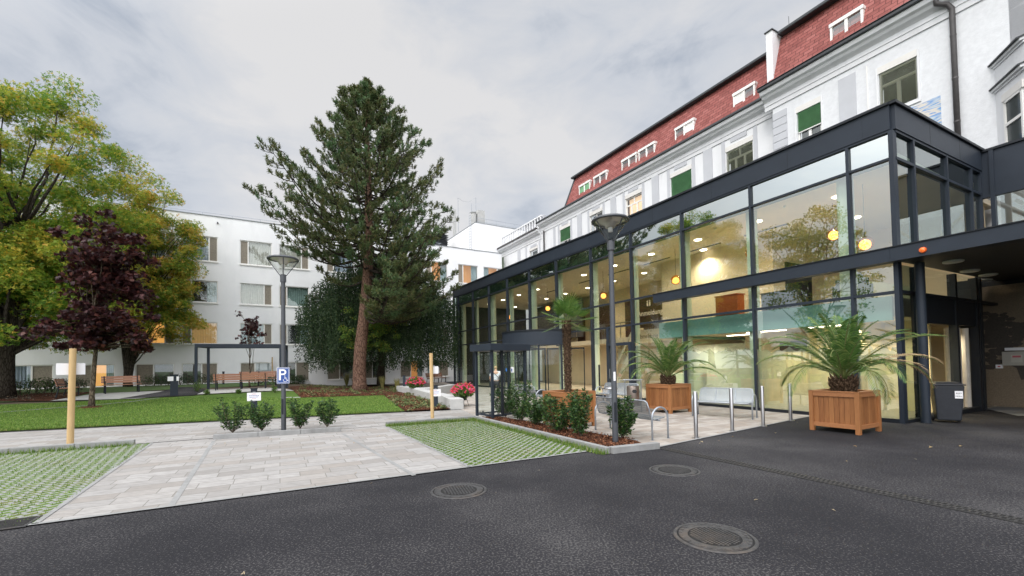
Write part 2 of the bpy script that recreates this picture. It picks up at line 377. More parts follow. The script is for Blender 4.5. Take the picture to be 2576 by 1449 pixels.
def copy_tree(o, parent=None):
    c = o.copy(); SC.collection.objects.link(c); c.parent = parent
    for ch in o.children: copy_tree(ch, c)
    return c
def dup(o, loc, rz, label):
    c = copy_tree(o); c.location = loc; c.rotation_euler = (0,0,rz); c['label'] = label; return c
def struct(name, mb, m, smooth=False):
    o = obj(name, mb, m, smooth=smooth); o['kind'] = 'structure'; return o
def text(s, size, m, parent, loc, rot, name='lettering', ext=.002, align='CENTER'):
    c = bpy.data.curves.new(name, 'FONT'); c.body = s; c.size = size; c.extrude = ext; c.align_x = align; c.align_y = 'CENTER'
    tmp = bpy.data.objects.new('tmp', c); me = bpy.data.meshes.new_from_object(tmp); bpy.data.objects.remove(tmp)
    me.materials.clear(); me.materials.append(m); o = bpy.data.objects.new(name, me); SC.collection.objects.link(o)
    o.parent = parent; o.location = loc; o.rotation_euler = rot; return o
def smooth01(t): t = max(0, min(1, t)); return t*t*(3-2*t)

# ------------------------------------------------------------------ frames of the buildings
A0 = radians(27.8); N2 = Vector((cos(A0), sin(A0))); D2 = Vector((-sin(A0), cos(A0))); C2 = 13.72
class Frame:
    """u runs along the wall, o outwards (towards the yard), z up"""
    def __init__(s, n, d, c): s.n = Vector(n); s.d = Vector(d); s.c = c     # n points INTO the building
    def P(s, u, o, z): q = s.d*u + s.n*(s.c-o); return Vector((q.x, q.y, z))
    def box(s, mb, u0,u1,o0,o1,z0,z1):
        mb.hexa([s.P(u0,o0,z0), s.P(u1,o0,z0), s.P(u1,o1,z0), s.P(u0,o1,z0), s.P(u0,o0,z1), s.P(u1,o0,z1), s.P(u1,o1,z1), s.P(u0,o1,z1)])
        return mb
    def pane(s, mb, u0,u1,o,z0,z1): return mb.quad(s.P(u0,o,z0), s.P(u1,o,z0), s.P(u1,o,z1), s.P(u0,o,z1))
    def U(s, x, y):
        p = VP(x, y, s.n, s.c); return Vector((p.x,p.y)).dot(s.d)
FA = Frame(N2, D2, C2)
AM = radians(28.6); FM = Frame((cos(AM), sin(AM)), (-sin(AM), cos(AM)), 22.7)
FR = Frame(FM.n, FM.d, 22.0)
AB = radians(59.4); FB = Frame((-cos(AB), sin(AB)), (sin(AB), cos(AB)), 41.73)
CORNER = FA.P(5.15, 0, 0)
FS = Frame((-sin(A0), cos(A0)), (cos(A0), sin(A0)), CORNER.x*-sin(A0)+CORNER.y*cos(A0))   # side wall, u = FS offset
SCR = Frame(N2, D2, 20.35)
US = CORNER.x*cos(A0)+CORNER.y*sin(A0)

def wall_grid(mb, fr, u0,u1,z0,z1, ops, depth=.2, thick=.35):
    us = sorted({u0,u1,*[o[0] for o in ops],*[o[1] for o in ops]}); zs = sorted({z0,z1,*[o[2] for o in ops],*[o[3] for o in ops]})
    us = [u for u in us if u0 <= u <= u1]; zs = [z for z in zs if z0 <= z <= z1]
    for i in range(len(us)-1):
        for j in range(len(zs)-1):
            cu = (us[i]+us[i+1])/2; cz = (zs[j]+zs[j+1])/2
            if any(o[0] < cu < o[1] and o[2] < cz < o[3] for o in ops): continue
            fr.pane(mb, us[i], us[i+1], 0, zs[j], zs[j+1])
    for a,b,c,d in ops:
        mb.quad(fr.P(a,0,c), fr.P(a,0,d), fr.P(a,-depth,d), fr.P(a,-depth,c)); mb.quad(fr.P(b,0,c), fr.P(b,0,d), fr.P(b,-depth,d), fr.P(b,-depth,c))
        mb.quad(fr.P(a,0,c), fr.P(b,0,c), fr.P(b,-depth,c), fr.P(a,-depth,c)); mb.quad(fr.P(a,0,d), fr.P(b,0,d), fr.P(b,-depth,d), fr.P(a,-depth,d))
    return mb

# ------------------------------------------------------------------ terrain
LA, LB = Vector((-14.23, 12.17)), Vector((-3.86, 15.63)); LD = (LB-LA).normalized(); LN = Vector((-LD.y, LD.x))
def H(x, y):
    d = (Vector((x, y))-LA).dot(LN); q = C2-(x*N2.x+y*N2.y)
    h = .52*smooth01((d-.5)/17)*smooth01((q-8.3)/7)
    m = math.exp(-(((x+10.3)/4.5)**2+((y-28.5)/5)**2))*.05*smooth01((q-8.3)/4)
    return h+m
def GH(x, y):
    p = G(x, y, 0)
    for _ in range(12): p = G(x, y, H(p.x, p.y)*.5+p.z*.5)
    return p
def patch(name, poly, m, dz, step=1.0, flat=False, kind='structure'):
    bm = bmesh.new(); vs = [bm.verts.new((p[0], p[1], 0)) for p in poly]; bm.faces.new(vs)
    if not flat:
        xs = [p[0] for p in poly]; ys = [p[1] for p in poly]
        for ax, lo, hi in ((0, min(xs), max(xs)), (1, min(ys), max(ys))):
            k = math.ceil(lo/step)
            while k*step < hi:
                co = [0,0,0]; co[ax] = k*step; no = [0,0,0]; no[ax] = 1
                bmesh.ops.bisect_plane(bm, geom=bm.verts[:]+bm.edges[:]+bm.faces[:], plane_co=co, plane_no=no); k += 1
    bmesh.ops.triangulate(bm, faces=bm.faces[:]) if not flat else bmesh.ops.triangulate(bm, faces=bm.faces[:])
    for v in bm.verts: v.co.z = (0 if flat else H(v.co.x, v.co.y))+dz
    bmesh.ops.recalc_face_normals(bm, faces=bm.faces[:])
    for f in bm.faces:
        if f.normal.z < 0: f.normal_flip()
    me = bpy.data.meshes.new(name); bm.to_mesh(me); bm.free(); me.materials.append(m)
    o = bpy.data.objects.new(name, me); SC.collection.objects.link(o); o['kind'] = kind
    if not flat:
        for p in me.polygons: p.use_smooth = True
    return o
def g2(x, y, h=0): p = G(x, y, h); return (p.x, p.y)
def gh2(x, y): p = GH(x, y); return (p.x, p.y)
def inpoly(p, poly):
    c = False; n = len(poly)
    for i in range(n):
        a, b = poly[i], poly[(i+1) % n]
        if (a[1] > p[1]) != (b[1] > p[1]) and p[0] < (b[0]-a[0])*(p[1]-a[1])/(b[1]-a[1])+a[0]: c = not c
    return c

patch('ground', [(-500,-500),(500,-500),(500,500),(-500,500)], GRASSG, -.05, flat=True)
patch('asphalt_road', [(-70,-40),(70,-40),(70,60),(-70,60)], ASPH, 0.0, flat=True)
RL0, RL1 = Vector((-5.43,4.66)), Vector((1.34,8.15))       # asphalt / paving edge
rd = (RL1-RL0).normalized(); RF = RL0-rd*28
CU0, CU1 = Vector((-10.52,9.0)), Vector((-1.22,13.31)); cd = (CU1-CU0).normalized()
SB = Vector(g2(1530,1142)); SE = Vector(g2(1655,1128)); SA = Vector(g2(1196,1056))
BL0, BL1, BR1, BR0 = Vector((-5.2,4.78)), Vector((-8.19,9.95)), Vector((-3.55,12.15)), Vector((-.72,7.09))
cfar = CU0-cd*32; lfar = LA-LD*32
PN = Vector(g2(1655,1126)); PE = Vector((8.86,12.83))
seat_back = [g2(1135,1005.7,.4), g2(1080,989,.4), g2(1030,976,.4), g2(996,970,.42), g2(965,967,.42)]
patch('paved_walk', [tuple(cfar), tuple(CU0), tuple(CU1), (-1.0,13.5), (-1.9,16.2), tuple(LB), tuple(LA), tuple(lfar)], PAVE, .006, flat=True)
patch('paved_bay', [tuple(BL0), tuple(BR0), tuple(BR1+cd*.1), tuple(BL1-cd*.05)], PAVE, .010, flat=True)
STR_IN = [SA+Vector((.55,.25)), Vector(g2(1612,1117))]
plaza_poly = [(-1.0,13.5), tuple(SA), tuple(SB), tuple(PN), tuple(PE)]
plaza_poly += [tuple(FA.P(u, 0, 0)[:2]) for u in (12, 17)]+[(1.2,26.7),(-1.6,31.8),(-5.0,37.4),(-7.0,44.0),(-12.5,41.2),(-9.3,36.5),(-5.2,28.5),(-4.2,22.5),(-1.9,16.2)]
patch('plaza', plaza_poly, PLAZA, .008, flat=True)
gpl = [tuple(RF), tuple(BL0), tuple(BL1), tuple(CU0), tuple(cfar)]
gpr = [tuple(BR0), tuple(RL1), tuple(SB-Vector((.05,0))), tuple(SA), tuple(BR1)]
patch('grass_paver_bed', gpl, GP1, .012, flat=True); patch('grass_paver_bed', gpr, GP1, .012, flat=True)
for a, b in (((430,1275),(538,1110)), ((1042,1198),(862,1092))):   # pale drainage strips set in the paved bay
    a = Vector(g2(*a)); b = Vector(g2(*b)); n = Vector((-(b-a).y, (b-a).x)).normalized()*.035
    patch('edging_strip', [tuple(a-n), tuple(a+n), tuple(b+n), tuple(b-n)], CONC, .014, flat=True)
for a, b in ((BL0, BL1), (BR0, BR1), (RL0, RL1), (PN, PE), (LA-LD*30, LB)):
    n = Vector((-(b-a).y, (b-a).x)).normalized()*.03
    patch('edging_strip', [tuple(a-n), tuple(a+n), tuple(b+n), tuple(b-n)], CONC, .017, flat=True)
# garden
patch('garden_soil', [tuple(lfar), tuple(LA), tuple(LB), (-2.2,16.3), (-4.4,22.5), (-5.6,28.8), (-9.5,36.6), (-13,41), (-40,27.5), (-75,5)], SOIL, .0)
lawn_poly = [tuple(lfar), tuple(LA), g2(1018,1037.6), gh2(965,996), gh2(757,1003), gh2(738,986), gh2(620,990), gh2(490,997), gh2(430,1001), gh2(150,1014), gh2(0,1020), (-45,8)]
patch('lawn', lawn_poly, LAWN, .045)
patch('back_lawn', [(-60,2.5), gh2(0,1014), gh2(160,1006), gh2(250,992), gh2(480,978), gh2(640,972), gh2(760,966), (-19,36.6), (-60,12)], GRASSG, .035)
mulch_poly = [g2(1018,1037.6), g2(1130,1032), g2(1135,1012,.3), g2(1080,993,.3), g2(1030,979,.35), (-4.6,24), (-6.2,30), (-9.8,36), (-15.5,35), gh2(725,975), gh2(757,1003), gh2(965,996)]
patch('mulch_bed', mulch_poly, MULCH, .06)
patch('mulch_bed', [g2(0,1019,.2), gh2(140,1011), gh2(240,988), gh2(0,992), (-36,20)], MULCH, .05)
patch('garden_path', [gh2(125,1012), gh2(345,1006), gh2(480,994), gh2(470,984), gh2(250,992)], PATHM, .07)
patch('asphalt_path', [gh2(300,1007), gh2(490,998), gh2(520,985), gh2(490,976), gh2(450,977), gh2(400,990)], ASPH, .08)
patch('garden_path', [gh2(490,996), gh2(740,986), gh2(700,978), gh2(505,984)], PATHM, .075)
ep = [gh2(0,1041), gh2(120,1031), gh2(250,1021), gh2(340,1012), gh2(400,1004)]; eb = MB()
for a, b in zip(ep, ep[1:]): eb.bar((a[0],a[1],H(*a)+.05), (b[0],b[1],H(*b)+.05), .07, .03)
struct('lawn_edging', eb, CONC)
eb = MB(); a, b = gh2(706,1003), gh2(756,1002); eb.bar((*a, H(*a)+.05), (*b, H(*b)+.05), .12, .03); struct('lawn_edging', eb, CONCL)
# kerbs
def kerb(pts, name='kerb', h=.12, wd=.10):
    mb = MB()
    for a, b in zip(pts, pts[1:]):
        a = Vector(a[:2]); b = Vector(b[:2]); n = max(1, round((b-a).length/1.0))
        for i in range(n):
            p = a.lerp(b, (i+.004)/n); q = a.lerp(b, (i+.996)/n)
            mb.bar((p.x,p.y,h/2), (q.x,q.y,h/2), wd, h)
    o = obj(name, mb, CONC, bevel=.008); o['kind'] = 'structure'; return o
kerb([cfar, BL1-cd*.3]); kerb([Vector(g2(537,1106)), Vector(g2(858,1086))]); kerb([BR1+cd*.02, SA]); kerb([SA, SB]); kerb([SB+Vector((.05,.03)), SE], wd=.14)
strip = [tuple(SA+Vector((.1,.0))), tuple(SB+Vector((.0,.1))), tuple(SE+Vector((-.25,.1))), tuple(STR_IN[0]+Vector((0,.15)))]
patch('mulch_bed', [tuple(SA+Vector((.08,.05))), tuple(SB+Vector((.02,.12))), tuple(SE+Vector((-.2,.12))), g2(1600,1114), g2(1250,1050)], MULCH, .05, flat=True)
kerb([Vector(g2(1250,1050)), Vector(g2(1604,1114))], h=.06, wd=.05)
patch('planting_strip', [g2(545,1104), g2(850,1085), g2(845,1079), g2(548,1097)], SOIL, .03, flat=True)

# grass blades: in the pavers
def blades(poly, n, hmin, hmax, wd, m, name, z=.01, mask=None, lean=.6):
    xs = [p[0] for p in poly]; ys = [p[1] for p in poly]; P = []
    x0, x1, y0, y1 = max(min(xs), -17), max(xs), min(ys), max(ys)
    while len(P) < n:
        x = R.uniform(x0, x1); y = R.uniform(y0, y1)
        if inpoly((x, y), poly) and (mask is None or mask(x, y)): P.append((x, y))
    P = np.array(P); k = len(P); hh = NR.uniform(hmin, hmax, k); a = NR.uniform(0, 2*pi, k); l = NR.uniform(0, lean, k)*hh
    dx = np.cos(a)*wd/2; dy = np.sin(a)*wd/2; b = NR.uniform(0, 2*pi, k)
    zz = np.full(k, z)
    V = np.stack([np.stack([P[:,0]-dx, P[:,1]-dy, zz], 1), np.stack([P[:,0]+dx, P[:,1]+dy, zz], 1), np.stack([P[:,0]+np.cos(b)*l, P[:,1]+np.sin(b)*l, zz+hh], 1)], 1).reshape(-1, 3)
    return npobj(name, V, np.arange(3*k).reshape(-1, 3), m)
BLADE = mk_leaf('grass_blade', [(0, (.06,.12,.02)), (.5, (.12,.21,.035)), (.85, (.20,.29,.06)), (1, (.34,.29,.12))], .6, .3)
ca, sa_ = cos(radians(20)), sin(radians(20))
def pmask(x, y):   # inside a paver cell
    c, s = cos(radians(-70)), sin(radians(-70)); u = x*c-y*s+.006; v = x*s+y*c+.006; row = math.floor(v/.12); u2 = u+(.085 if row % 2 == 0 else 0)
    return .032 < (v/.12-row)*.12 < .088 and .03 < (u2/.17-math.floor(u2/.17))*.17 < .14
for poly, n in ((gpl, 26000), (gpr, 20000)):
    o = blades(poly, n, .012, .038, .012, BLADE, 'paver_grass', mask=pmask); tag(o, 'short green grass growing in the concrete grid pavers', 'grass', kind='stuff')
def kpoly(a, b, wd):
    n = Vector((-(b-a).y, (b-a).x)).normalized()*wd; return [tuple(a), tuple(b), tuple(b-n), tuple(a-n)]
for a, b, n in ((CU0-cd*5, BL1-cd*.3, 1500), (BR1, SA, 1800), (SA, SB, 2400)):
    o = blades(kpoly(a+Vector((.03,-.05)), b+Vector((.03,-.05)), .22), n, .04, .12, .014, BLADE, 'kerb_grass'); tag(o, 'taller grass tufts along the foot of the kerb', 'grass', kind='stuff')

# ================================================================== GLASS ENTRANCE HALL
hall = thing('glass_entrance_hall', 'two storey glass entrance hall with dark metal fascia and lit cream interior', 'building', (*CORNER.xy, 0))
KP = [FA.P(u, 0, 0).xy for u in (5.15, 6.12, 8.93, 11.74, 14.55, 17.4)]
for px, py in ((1399,690),(1331.5,720),(1276,745),(1230,760),(1189.6,775),(1153.4,790)):
    d = ray(px, py); d = Vector((d.x, d.y)).normalized(); p = KP[-1]
    b = d.dot(p); disc = b*b-(p.dot(p)-2.82**2); KP.append(d*(b+sqrt(max(disc, 0))))
KP.append(KP[-1]+(KP[-1]-KP[-2]).normalized()*1.0)
KN = []
for i in range(len(KP)):
    d = (KP[min(i+1, len(KP)-1)]-KP[max(i-1, 0)]).normalized(); KN.append(Vector((-d.y, d.x)))
NK = len(KP)-1
def kf(k, o, z):
    i = min(int(k), NK-1); t = k-i; p = KP[i].lerp(KP[i+1], t); n = KN[i].lerp(KN[i+1], t).normalized()
    q = p+n*o; return Vector((q.x, q.y, z))
def ribbon(mb, k0, k1, o0, o1, z0, z1):
    ks = [k0]+[k for k in range(NK+1) if k0 < k < k1]+[k1]; V = []
    for k in ks: V += [kf(k,o0,z0), kf(k,o1,z0), kf(k,o1,z1), kf(k,o0,z1)]
    F = []
    for i in range(len(ks)-1):
        a = i*4
        for j in range(4): F.append((a+j, a+(j+1)%4, a+4+(j+1)%4, a+4+j))
    F += [(0,1,2,3), tuple(len(V)-4+j for j in (3,2,1,0))]
    return mb.add(V, F)
def hp(name, mb, m, **k): return obj(name, mb, m, hall, world=True, **k)
mb = MB(); ribbon(mb, 0, NK, .0, .09, 7.43, 8.05); FS.box(mb, US, US+5.75, .0, .09, 7.43, 8.05); hp('fascia', mb, METAL)
mb = MB(); ribbon(mb, -0, NK, -.12, .15, 8.052, 8.12); FS.box(mb, US-.1, US+5.8, -.12, .15, 8.056, 8.125); hp('parapet_cap', mb, METAL_D)
for k in (.6, 1.55, 2.5, 3.5, 4.5, 5.5, 6.5, 7.5, 8.5, 9.5, 10.5, 11.5): mb = MB(); ribbon(mb, k, k+.004, .09, .0925, 7.44, 8.04); hp('fascia_joint', mb, METAL_D)
for s_ in (2.0, 4.0): mb = MB(); FS.box(mb, US+s_, US+s_+.012, .09, .0925, 7.44, 8.04); hp('fascia_joint', mb, METAL_D)
mb = MB(); poly = [kf(k, -.02, 0)[:2] for k in range(NK+1)]+[(kf(NK,-7.5,0))[:2], tuple(FA.P(5.15,-8.2,0)[:2])]; mb.prism(poly, 7.75, 7.9); hp('roof', mb, METAL_D)
for z, o1, h in ((7.40,.07,.03),(6.70,.06,.03),(3.30,.06,.035)):
    mb = MB(); ribbon(mb, 0, NK, -.10, o1, z-h, z+h); hp('transom', mb, METAL)
mb = MB(); ribbon(mb, 3.45, NK, -.10, .06, 4.38, 4.45); hp('transom', mb, METAL)
for a, b in ((0,4.05),(8.0,NK)): mb = MB(); ribbon(mb, a, b, -.10, .07, .0, .10); hp('base_rail', mb, METAL_D)
for k in range(NK+1):
    mb = MB(); w_ = .035 if k else .05
    d = (KP[min(k+1,NK)]-KP[max(k-1,0)]).normalized(); p = KP[k]
    a = p-d*w_; b = p+d*w_; n = KN[k]
    zt = 7.4; z0 = 0 if k not in (6, 7) else 2.6
    mb.hexa([(*(a+n*-.12), z0), (*(b+n*-.12), z0), (*(b+n*.075), z0), (*(a+n*.075), z0), (*(a+n*-.12), zt), (*(b+n*-.12), zt), (*(b+n*.075), zt), (*(a+n*.075), zt)])
    hp('mullion', mb, METAL)
for k in range(NK):
    for z0, z1 in ((.10,3.265),(3.335,4.40),(4.44,6.67),(6.73,7.37)):
        if z0 < 1 and k in (4, 5, 6): continue
        if z0 < 1 and k == 7: z0 = .1
        mb = MB(); mb.quad(kf(k+.012,0,z0), kf(k+.988,0,z0), kf(k+.988,0,z1), kf(k+.012,0,z1)); hp('glass_pane', mb, GLASST if z0 > 6.7 else GLASS)
# ground level panes round the door bay
for k0, k1, z0, z1 in ((4.01,4.36,.1,3.265),(4.36,4.99,2.55,3.265)):
    mb = MB(); mb.quad(kf(k0,0,z0), kf(k1,0,z0), kf(k1,0,z1), kf(k0,0,z1)); hp('glass_pane', mb, GLASS)
dr = MB(); ribbon(dr, 4.03, 4.09, -.08, .06, 0, 2.55); ribbon(dr, 4.55, 4.61, -.08, .06, 0, 3.27); ribbon(dr, 4.03, 4.61, -.08, .065, 2.42, 2.55); ribbon(dr, 4.61, 4.99, -.08, .05, 0, .1)
door = hp('door', dr, METAL)
mb = MB(); mb.quad(kf(4.1,.01,.02), kf(4.54,.01,.02), kf(4.54,.01,2.42), kf(4.1,.01,2.42)); hp_ = obj('pane', mb, GLASSC, door, world=True)
mb = MB(); mb.tube([kf(4.52,.1,.9), kf(4.52,.1,1.35)], .015); obj('handle', mb, STEEL, door, world=True)
mb = MB(); ribbon(mb, 4.80, 4.835, .02, .05, .3, 1.55); hp('call_post', mb, BLACK)
# canopy band on the front
mb = MB(); ribbon(mb, 0, 3.0, .05, .36, 4.03, 4.37); p0 = 3.0; ribbon(mb, 3.0, 3.44, .05, .36, 4.03, 4.37); hp('canopy_band', mb, METAL)
mb = MB(); ribbon(mb, 0, 3.445, .03, .39, 4.372, 4.395); hp('band_cap', mb, METAL_D)
# side wall, upper
for s_ in (.0, 1.06, 3.15, 4.93, 5.68):
    mb = MB(); FS.box(mb, US+s_-.04, US+s_+.04, -.1, .07, 4.38, 7.42); hp('mullion', mb, METAL) if s_ else None
for z in (6.70, 7.40):
    mb = MB(); FS.box(mb, US+.06, US+5.7, -.1, .065, z-.035, z+.035); hp('transom', mb, METAL)
for a, b in ((.05,1.02),(1.10,3.11),(3.19,4.89),(4.97,5.64)):
    for z0, z1 in ((4.42,6.66),(6.74,7.36)):
        mb = MB(); FS.pane(mb, US+a, US+b, 0, z0, z1); hp('glass_pane', mb, GLASSD)
# side wall, lower: corner pane, lit window, spandrel, door bay
mb = MB(); FS.pane(mb, US+.05, US+1.0, 0, .08, 4.0); hp('glass_pane', mb, GLASSD)
mb = MB(); FS.box(mb, US-.03, US+1.0, -.08, .05, 0, .08); hp('base_rail', mb, METAL_D); mb = MB(); FS.box(mb, US+.06, US+6.6, -.08, .06, 3.26, 3.34); hp('transom', mb, METAL_D)
for s_ in (1.06, 3.4, 4.95, 5.25):
    mb = MB(); FS.box(mb, US+s_-.07, US+s_+.07, -.12, .06, 0, 4.02); hp('mullion', mb, METAL_D)
mb = MB(); FS.box(mb, US+1.13, US+4.88, -.1, .02, 2.55, 3.26); mb.hexa([(*q, z) for z in (0, 4.02) for q in (FS.P(US+5.3,.02,0).xy, FS.P(US+5.3,-.5,0).xy, SCR.P(5.75,.3,0).xy, SCR.P(5.48,.02,0).xy)]); FS.box(mb, US+1.13, US+5.18, -.1, .03, 0, .12); hp('spandrel', mb, METAL_D)
mb = MB(); FS.pane(mb, US+1.13, US+3.33, 0, .12, 2.55); hp('glass_pane', mb, GLASSC)
mb = MB(); FS.pane(mb, US+1.13, US+3.33, 0, 3.34, 4.02); FS.pane(mb, US+3.47, US+4.88, 0, 3.34, 4.02); hp('glass_pane', mb, GLASSC)
mb = MB()
for i in range(4): mb.tube([FS.P(US+3.75+i*.33, -.28+.08*(i%2), .1), FS.P(US+3.75+i*.33, -.28+.08*(i%2), 2.5)], .085, 8)
hp('curtain', mb, CURT)
mb = MB(); FS.pane(mb, US+1.2, US+4.9, -1.5, .1, 4.0); hp('corridor_wall', mb, YELW)
# round column under the canopy
# interior
mb = MB(); mb.prism([kf(k,-.12,0)[:2] for k in range(NK+1)]+[kf(NK,-7.3,0)[:2], tuple(FA.P(5.25,-8.0,0)[:2])], .012, .03); hp('floor', mb, FLOORM)
mb = MB(); mb.prism([kf(k,-.3,0)[:2] for k in range(NK+1)]+[kf(NK,-7.3,0)[:2], tuple(FA.P(5.4,-8.0,0)[:2])], 6.72, 6.9); hp('ceiling', mb, CEIL)
mb = MB(); ribbon(mb, .05, NK, -.26, -.2, 6.66, 7.42); hp('ceiling_edge', mb, mk_noisy('dark_teal', (.03,.075,.065), .6, .1, 1))  # bulkhead behind the top panes, dark teal in its own colour
mb = MB(); FA.box(mb, 5.5, 34, -7.45, -7.3, 0, 7.6); hp('rear_wall', mb, CREAM)
mb = MB(); e1 = kf(NK,-.2,0); e2 = kf(NK,-7.3,0); mb.quad((e1.x,e1.y,0),(e2.x,e2.y,0),(e2.x,e2.y,7.6),(e1.x,e1.y,7.6)); hp('end_wall', mb, DARKIN)
mb = MB(); FA.box(mb, 5.45, 13.25, -7.3, -.38, 2.74, 3.24); sl_ = hp('floor_slab', mb, CEIL)
mb = MB(); FA.box(mb, 5.40, 13.3, -.37, -.30, 2.62, 3.25); FA.box(mb, 13.26, 13.32, -7.3, -.30, 2.62, 3.25); hp('slab_edge', mb, TEAL)
mb = MB(); FA.box(mb, 10.55, 16.2, -3.8, -3.6, 3.25, 6.715); FA.box(mb, 10.45, 10.6, -7.3, -3.6, 3.25, 6.715); hp('inner_wall', mb, CREAM)
mb = MB(); FA.box(mb, 10.38, 10.45, -6.2, -4.4, 3.6, 5.6); hp('dark_picture', mb, DARKIN)
mb = MB(); FA.box(mb, 13.3, 34, -7.3, -5.2, 2.9, 3.2); hp('gallery', mb, CEIL)
mb = MB(); FA.box(mb, 13.35, 34, -5.24, -5.19, 4.12, 4.17)
for i in range(14): FA.box(mb, 13.4+i*1.55, 13.44+i*1.55, -5.23, -5.2, 3.2, 4.12)
hp('gallery_railing', mb, STEEL)
for a, b in ((17.2,18.0),(19.4,21.2),(22.2,22.9),(24.5,26),(27.5,28.4),(30,31.5)): mb = MB(); FA.box(mb, a, b, -7.29, -7.2, 3.2, 5.9); hp('wall_panel', mb, BROWNP)
mb = MB(); FA.box(mb, 26.0, 33.5, -6.0, -5.9, 3.6, 6.5); hp('dark_partition', mb, DARKIN)
mb = MB(); FA.box(mb, 5.6, 8.95, -3.1, -3.0, .03, 2.74); FA.box(mb, 8.95, 9.05, -3.1, -.6, .03, 1.9); hp('inner_wall', mb, YELW)
mb = MB(); FA.box(mb, 9.1, 12.6, -5.0, -4.9, .03, 2.74); hp('inner_wall', mb, CREAM)
mb = MB(); FA.box(mb, 9.3, 11.0, -4.89, -4.8, 1.6, 2.4); hp('wall_panel', mb, BROWNP)
mb = MB(); FA.box(mb, 13.5, 17.0, -6.5, -6.4, .03, 2.5); hp('inner_wall', mb, mk_noisy('white_counter_wall', (.75,.78,.68), .7, .04, 1))
mb = MB(); FA.box(mb, 14.2, 16.4, -4.3, -3.9, .03, 1.05); hp('reception_counter', mb, PALEG)
for k in range(1, NK):
    q = kf(k+.12, -.52, 0); mb = MB()
    if k % 2: mb.lathe([(.20,.03),(.20,6.72)], (q.x,q.y,0), 20)
    else: mb.cbox((q.x, q.y, 3.37), .16, .30, 6.7, A0)
    hp('column', mb, PALEG, smooth=bool(k % 2))
FILM = mk_glass('privacy_film', (.8,.86,.78), .2, .0)
_t = NT(FILM); _d = _t.new('BsdfTranslucent', ); _d.inputs[0].default_value = (.8,.85,.75,1); _df = _t.new('BsdfDiffuse'); _df.inputs[0].default_value = (.7,.76,.68,1)
_a = _t.new('MixShader'); _a.inputs[0].default_value = .6; _b = _t.new('MixShader')
_n = _t.noise(_t.coords(kind='World', scale=(1,1,1.4)), 2.2, 5, .6); _f = _t.math('MINIMUM', _t.math('ADD', _t.math('MULTIPLY', _n, .35), .24), .62); _t.link(_f, _b.inputs[0])
_t.link(_df.outputs[0], _a.inputs[1]); _t.link(_d.outputs[0], _a.inputs[2]); _tr = [x for x in _t.n if x.type == 'BSDF_TRANSPARENT'][0]
_t.link(_tr.outputs[0], _b.inputs[1]); _t.link(_a.outputs[0], _b.inputs[2]); _t.link(_b.outputs[0], _t.n['Material Output'].inputs[0])
for k, zt in ((0,1.9),(1,1.95),(2,2.0)):
    mb = MB(); V = []; n_ = 24
    for i in range(n_+1):
        q = kf(k+.014+.972*i/n_, -.012, .1); V.append(q); V.append(Vector((q.x,q.y, zt+.05*sin(i*2.1+k)+.05*sin(i*.9)+R.uniform(-.03,.03))))
    mb.add(V, [(2*i,2*i+2,2*i+3,2*i+1) for i in range(n_)]); hp('privacy_film', mb, FILM)
# lights in the ceiling
def point(parent, loc, watts, col=(1,.85,.61), r=.07):
    l = bpy.data.lights.new('lamp_light', 'SPOT'); l.energy = watts*5.6; l.color = col; l.shadow_soft_size = r; l.spot_size = radians(168); l.spot_blend = 1.0
    o = bpy.data.objects.new('lamp_light', l); SC.collection.objects.link(o); o.parent = parent; o.location = Vector(loc)-origin_of(parent); return o
i_ = 0
for u in [7.2+2.6*i for i in range(12)]:
    for dpt in (1.7, 4.6):
        uu = u+(.8 if dpt > 2 else 0)
        if 10.3 < uu < 16.4 and dpt > 2: continue
        q = FA.P(uu, -dpt, 6.715); mb = MB(); mb.lathe([(.001,-.022),(.13,-.022),(.15,0)], q, 20); dl = hp('downlight', mb, LAMPE)
        if i_ % 2 == 0: point(hall, FA.P(uu, -dpt, 6.68), 62)
        i_ += 1
q = FA.P(13.4, -3.3, 6.7); point(hall, (q.x,q.y,6.35), 60, (1,.9,.7), .12); mb = MB(); mb.lathe([(.001,-.02),(.13,-.02),(.15,0)], q, 20); hp('downlight', mb, LAMPE)
for u, dpt, W_ in ((6.6,1.4,45),(7.8,2.4,35),(10.2,2.6,16),(11.8,3.6,14),(14.6,2.2,40),(15.6,5.2,60),(18.5,3.5,45),(22,3.5,40),(26,3.5,35),(30,3.5,35)):
    z = 2.6 if u < 13 else 2.85; q = FA.P(u, -dpt, z)
    if u < 13: mb = MB(); mb.cbox((q.x,q.y,2.725), 1.5, .08, .03, A0+pi/2); hp('light_strip', mb, LAMPE)
    point(hall, q-Vector((0,0,.15)), W_)
for s_ in (2.2, 4.3): point(hall, FS.P(US+s_, -.7, 2.4), 14)
mb = MB()
for u in (9.5,12.3,15.1,17.9,20.7,24.5): mb = MB(); FA.box(mb, u, u+1.7, -3.05, -2.95, 6.69, 6.718); hp('ceiling_slot', mb, DARKIN)
for u in (8.4,11,13.6,16.2,18.8,21.4): mb = MB(); q = FA.P(u,-.95,6.7); mb.lathe([(.001,-.05),(.04,-.05),(.05,0)], q, 10); hp('smoke_detector', mb, WFRAME)
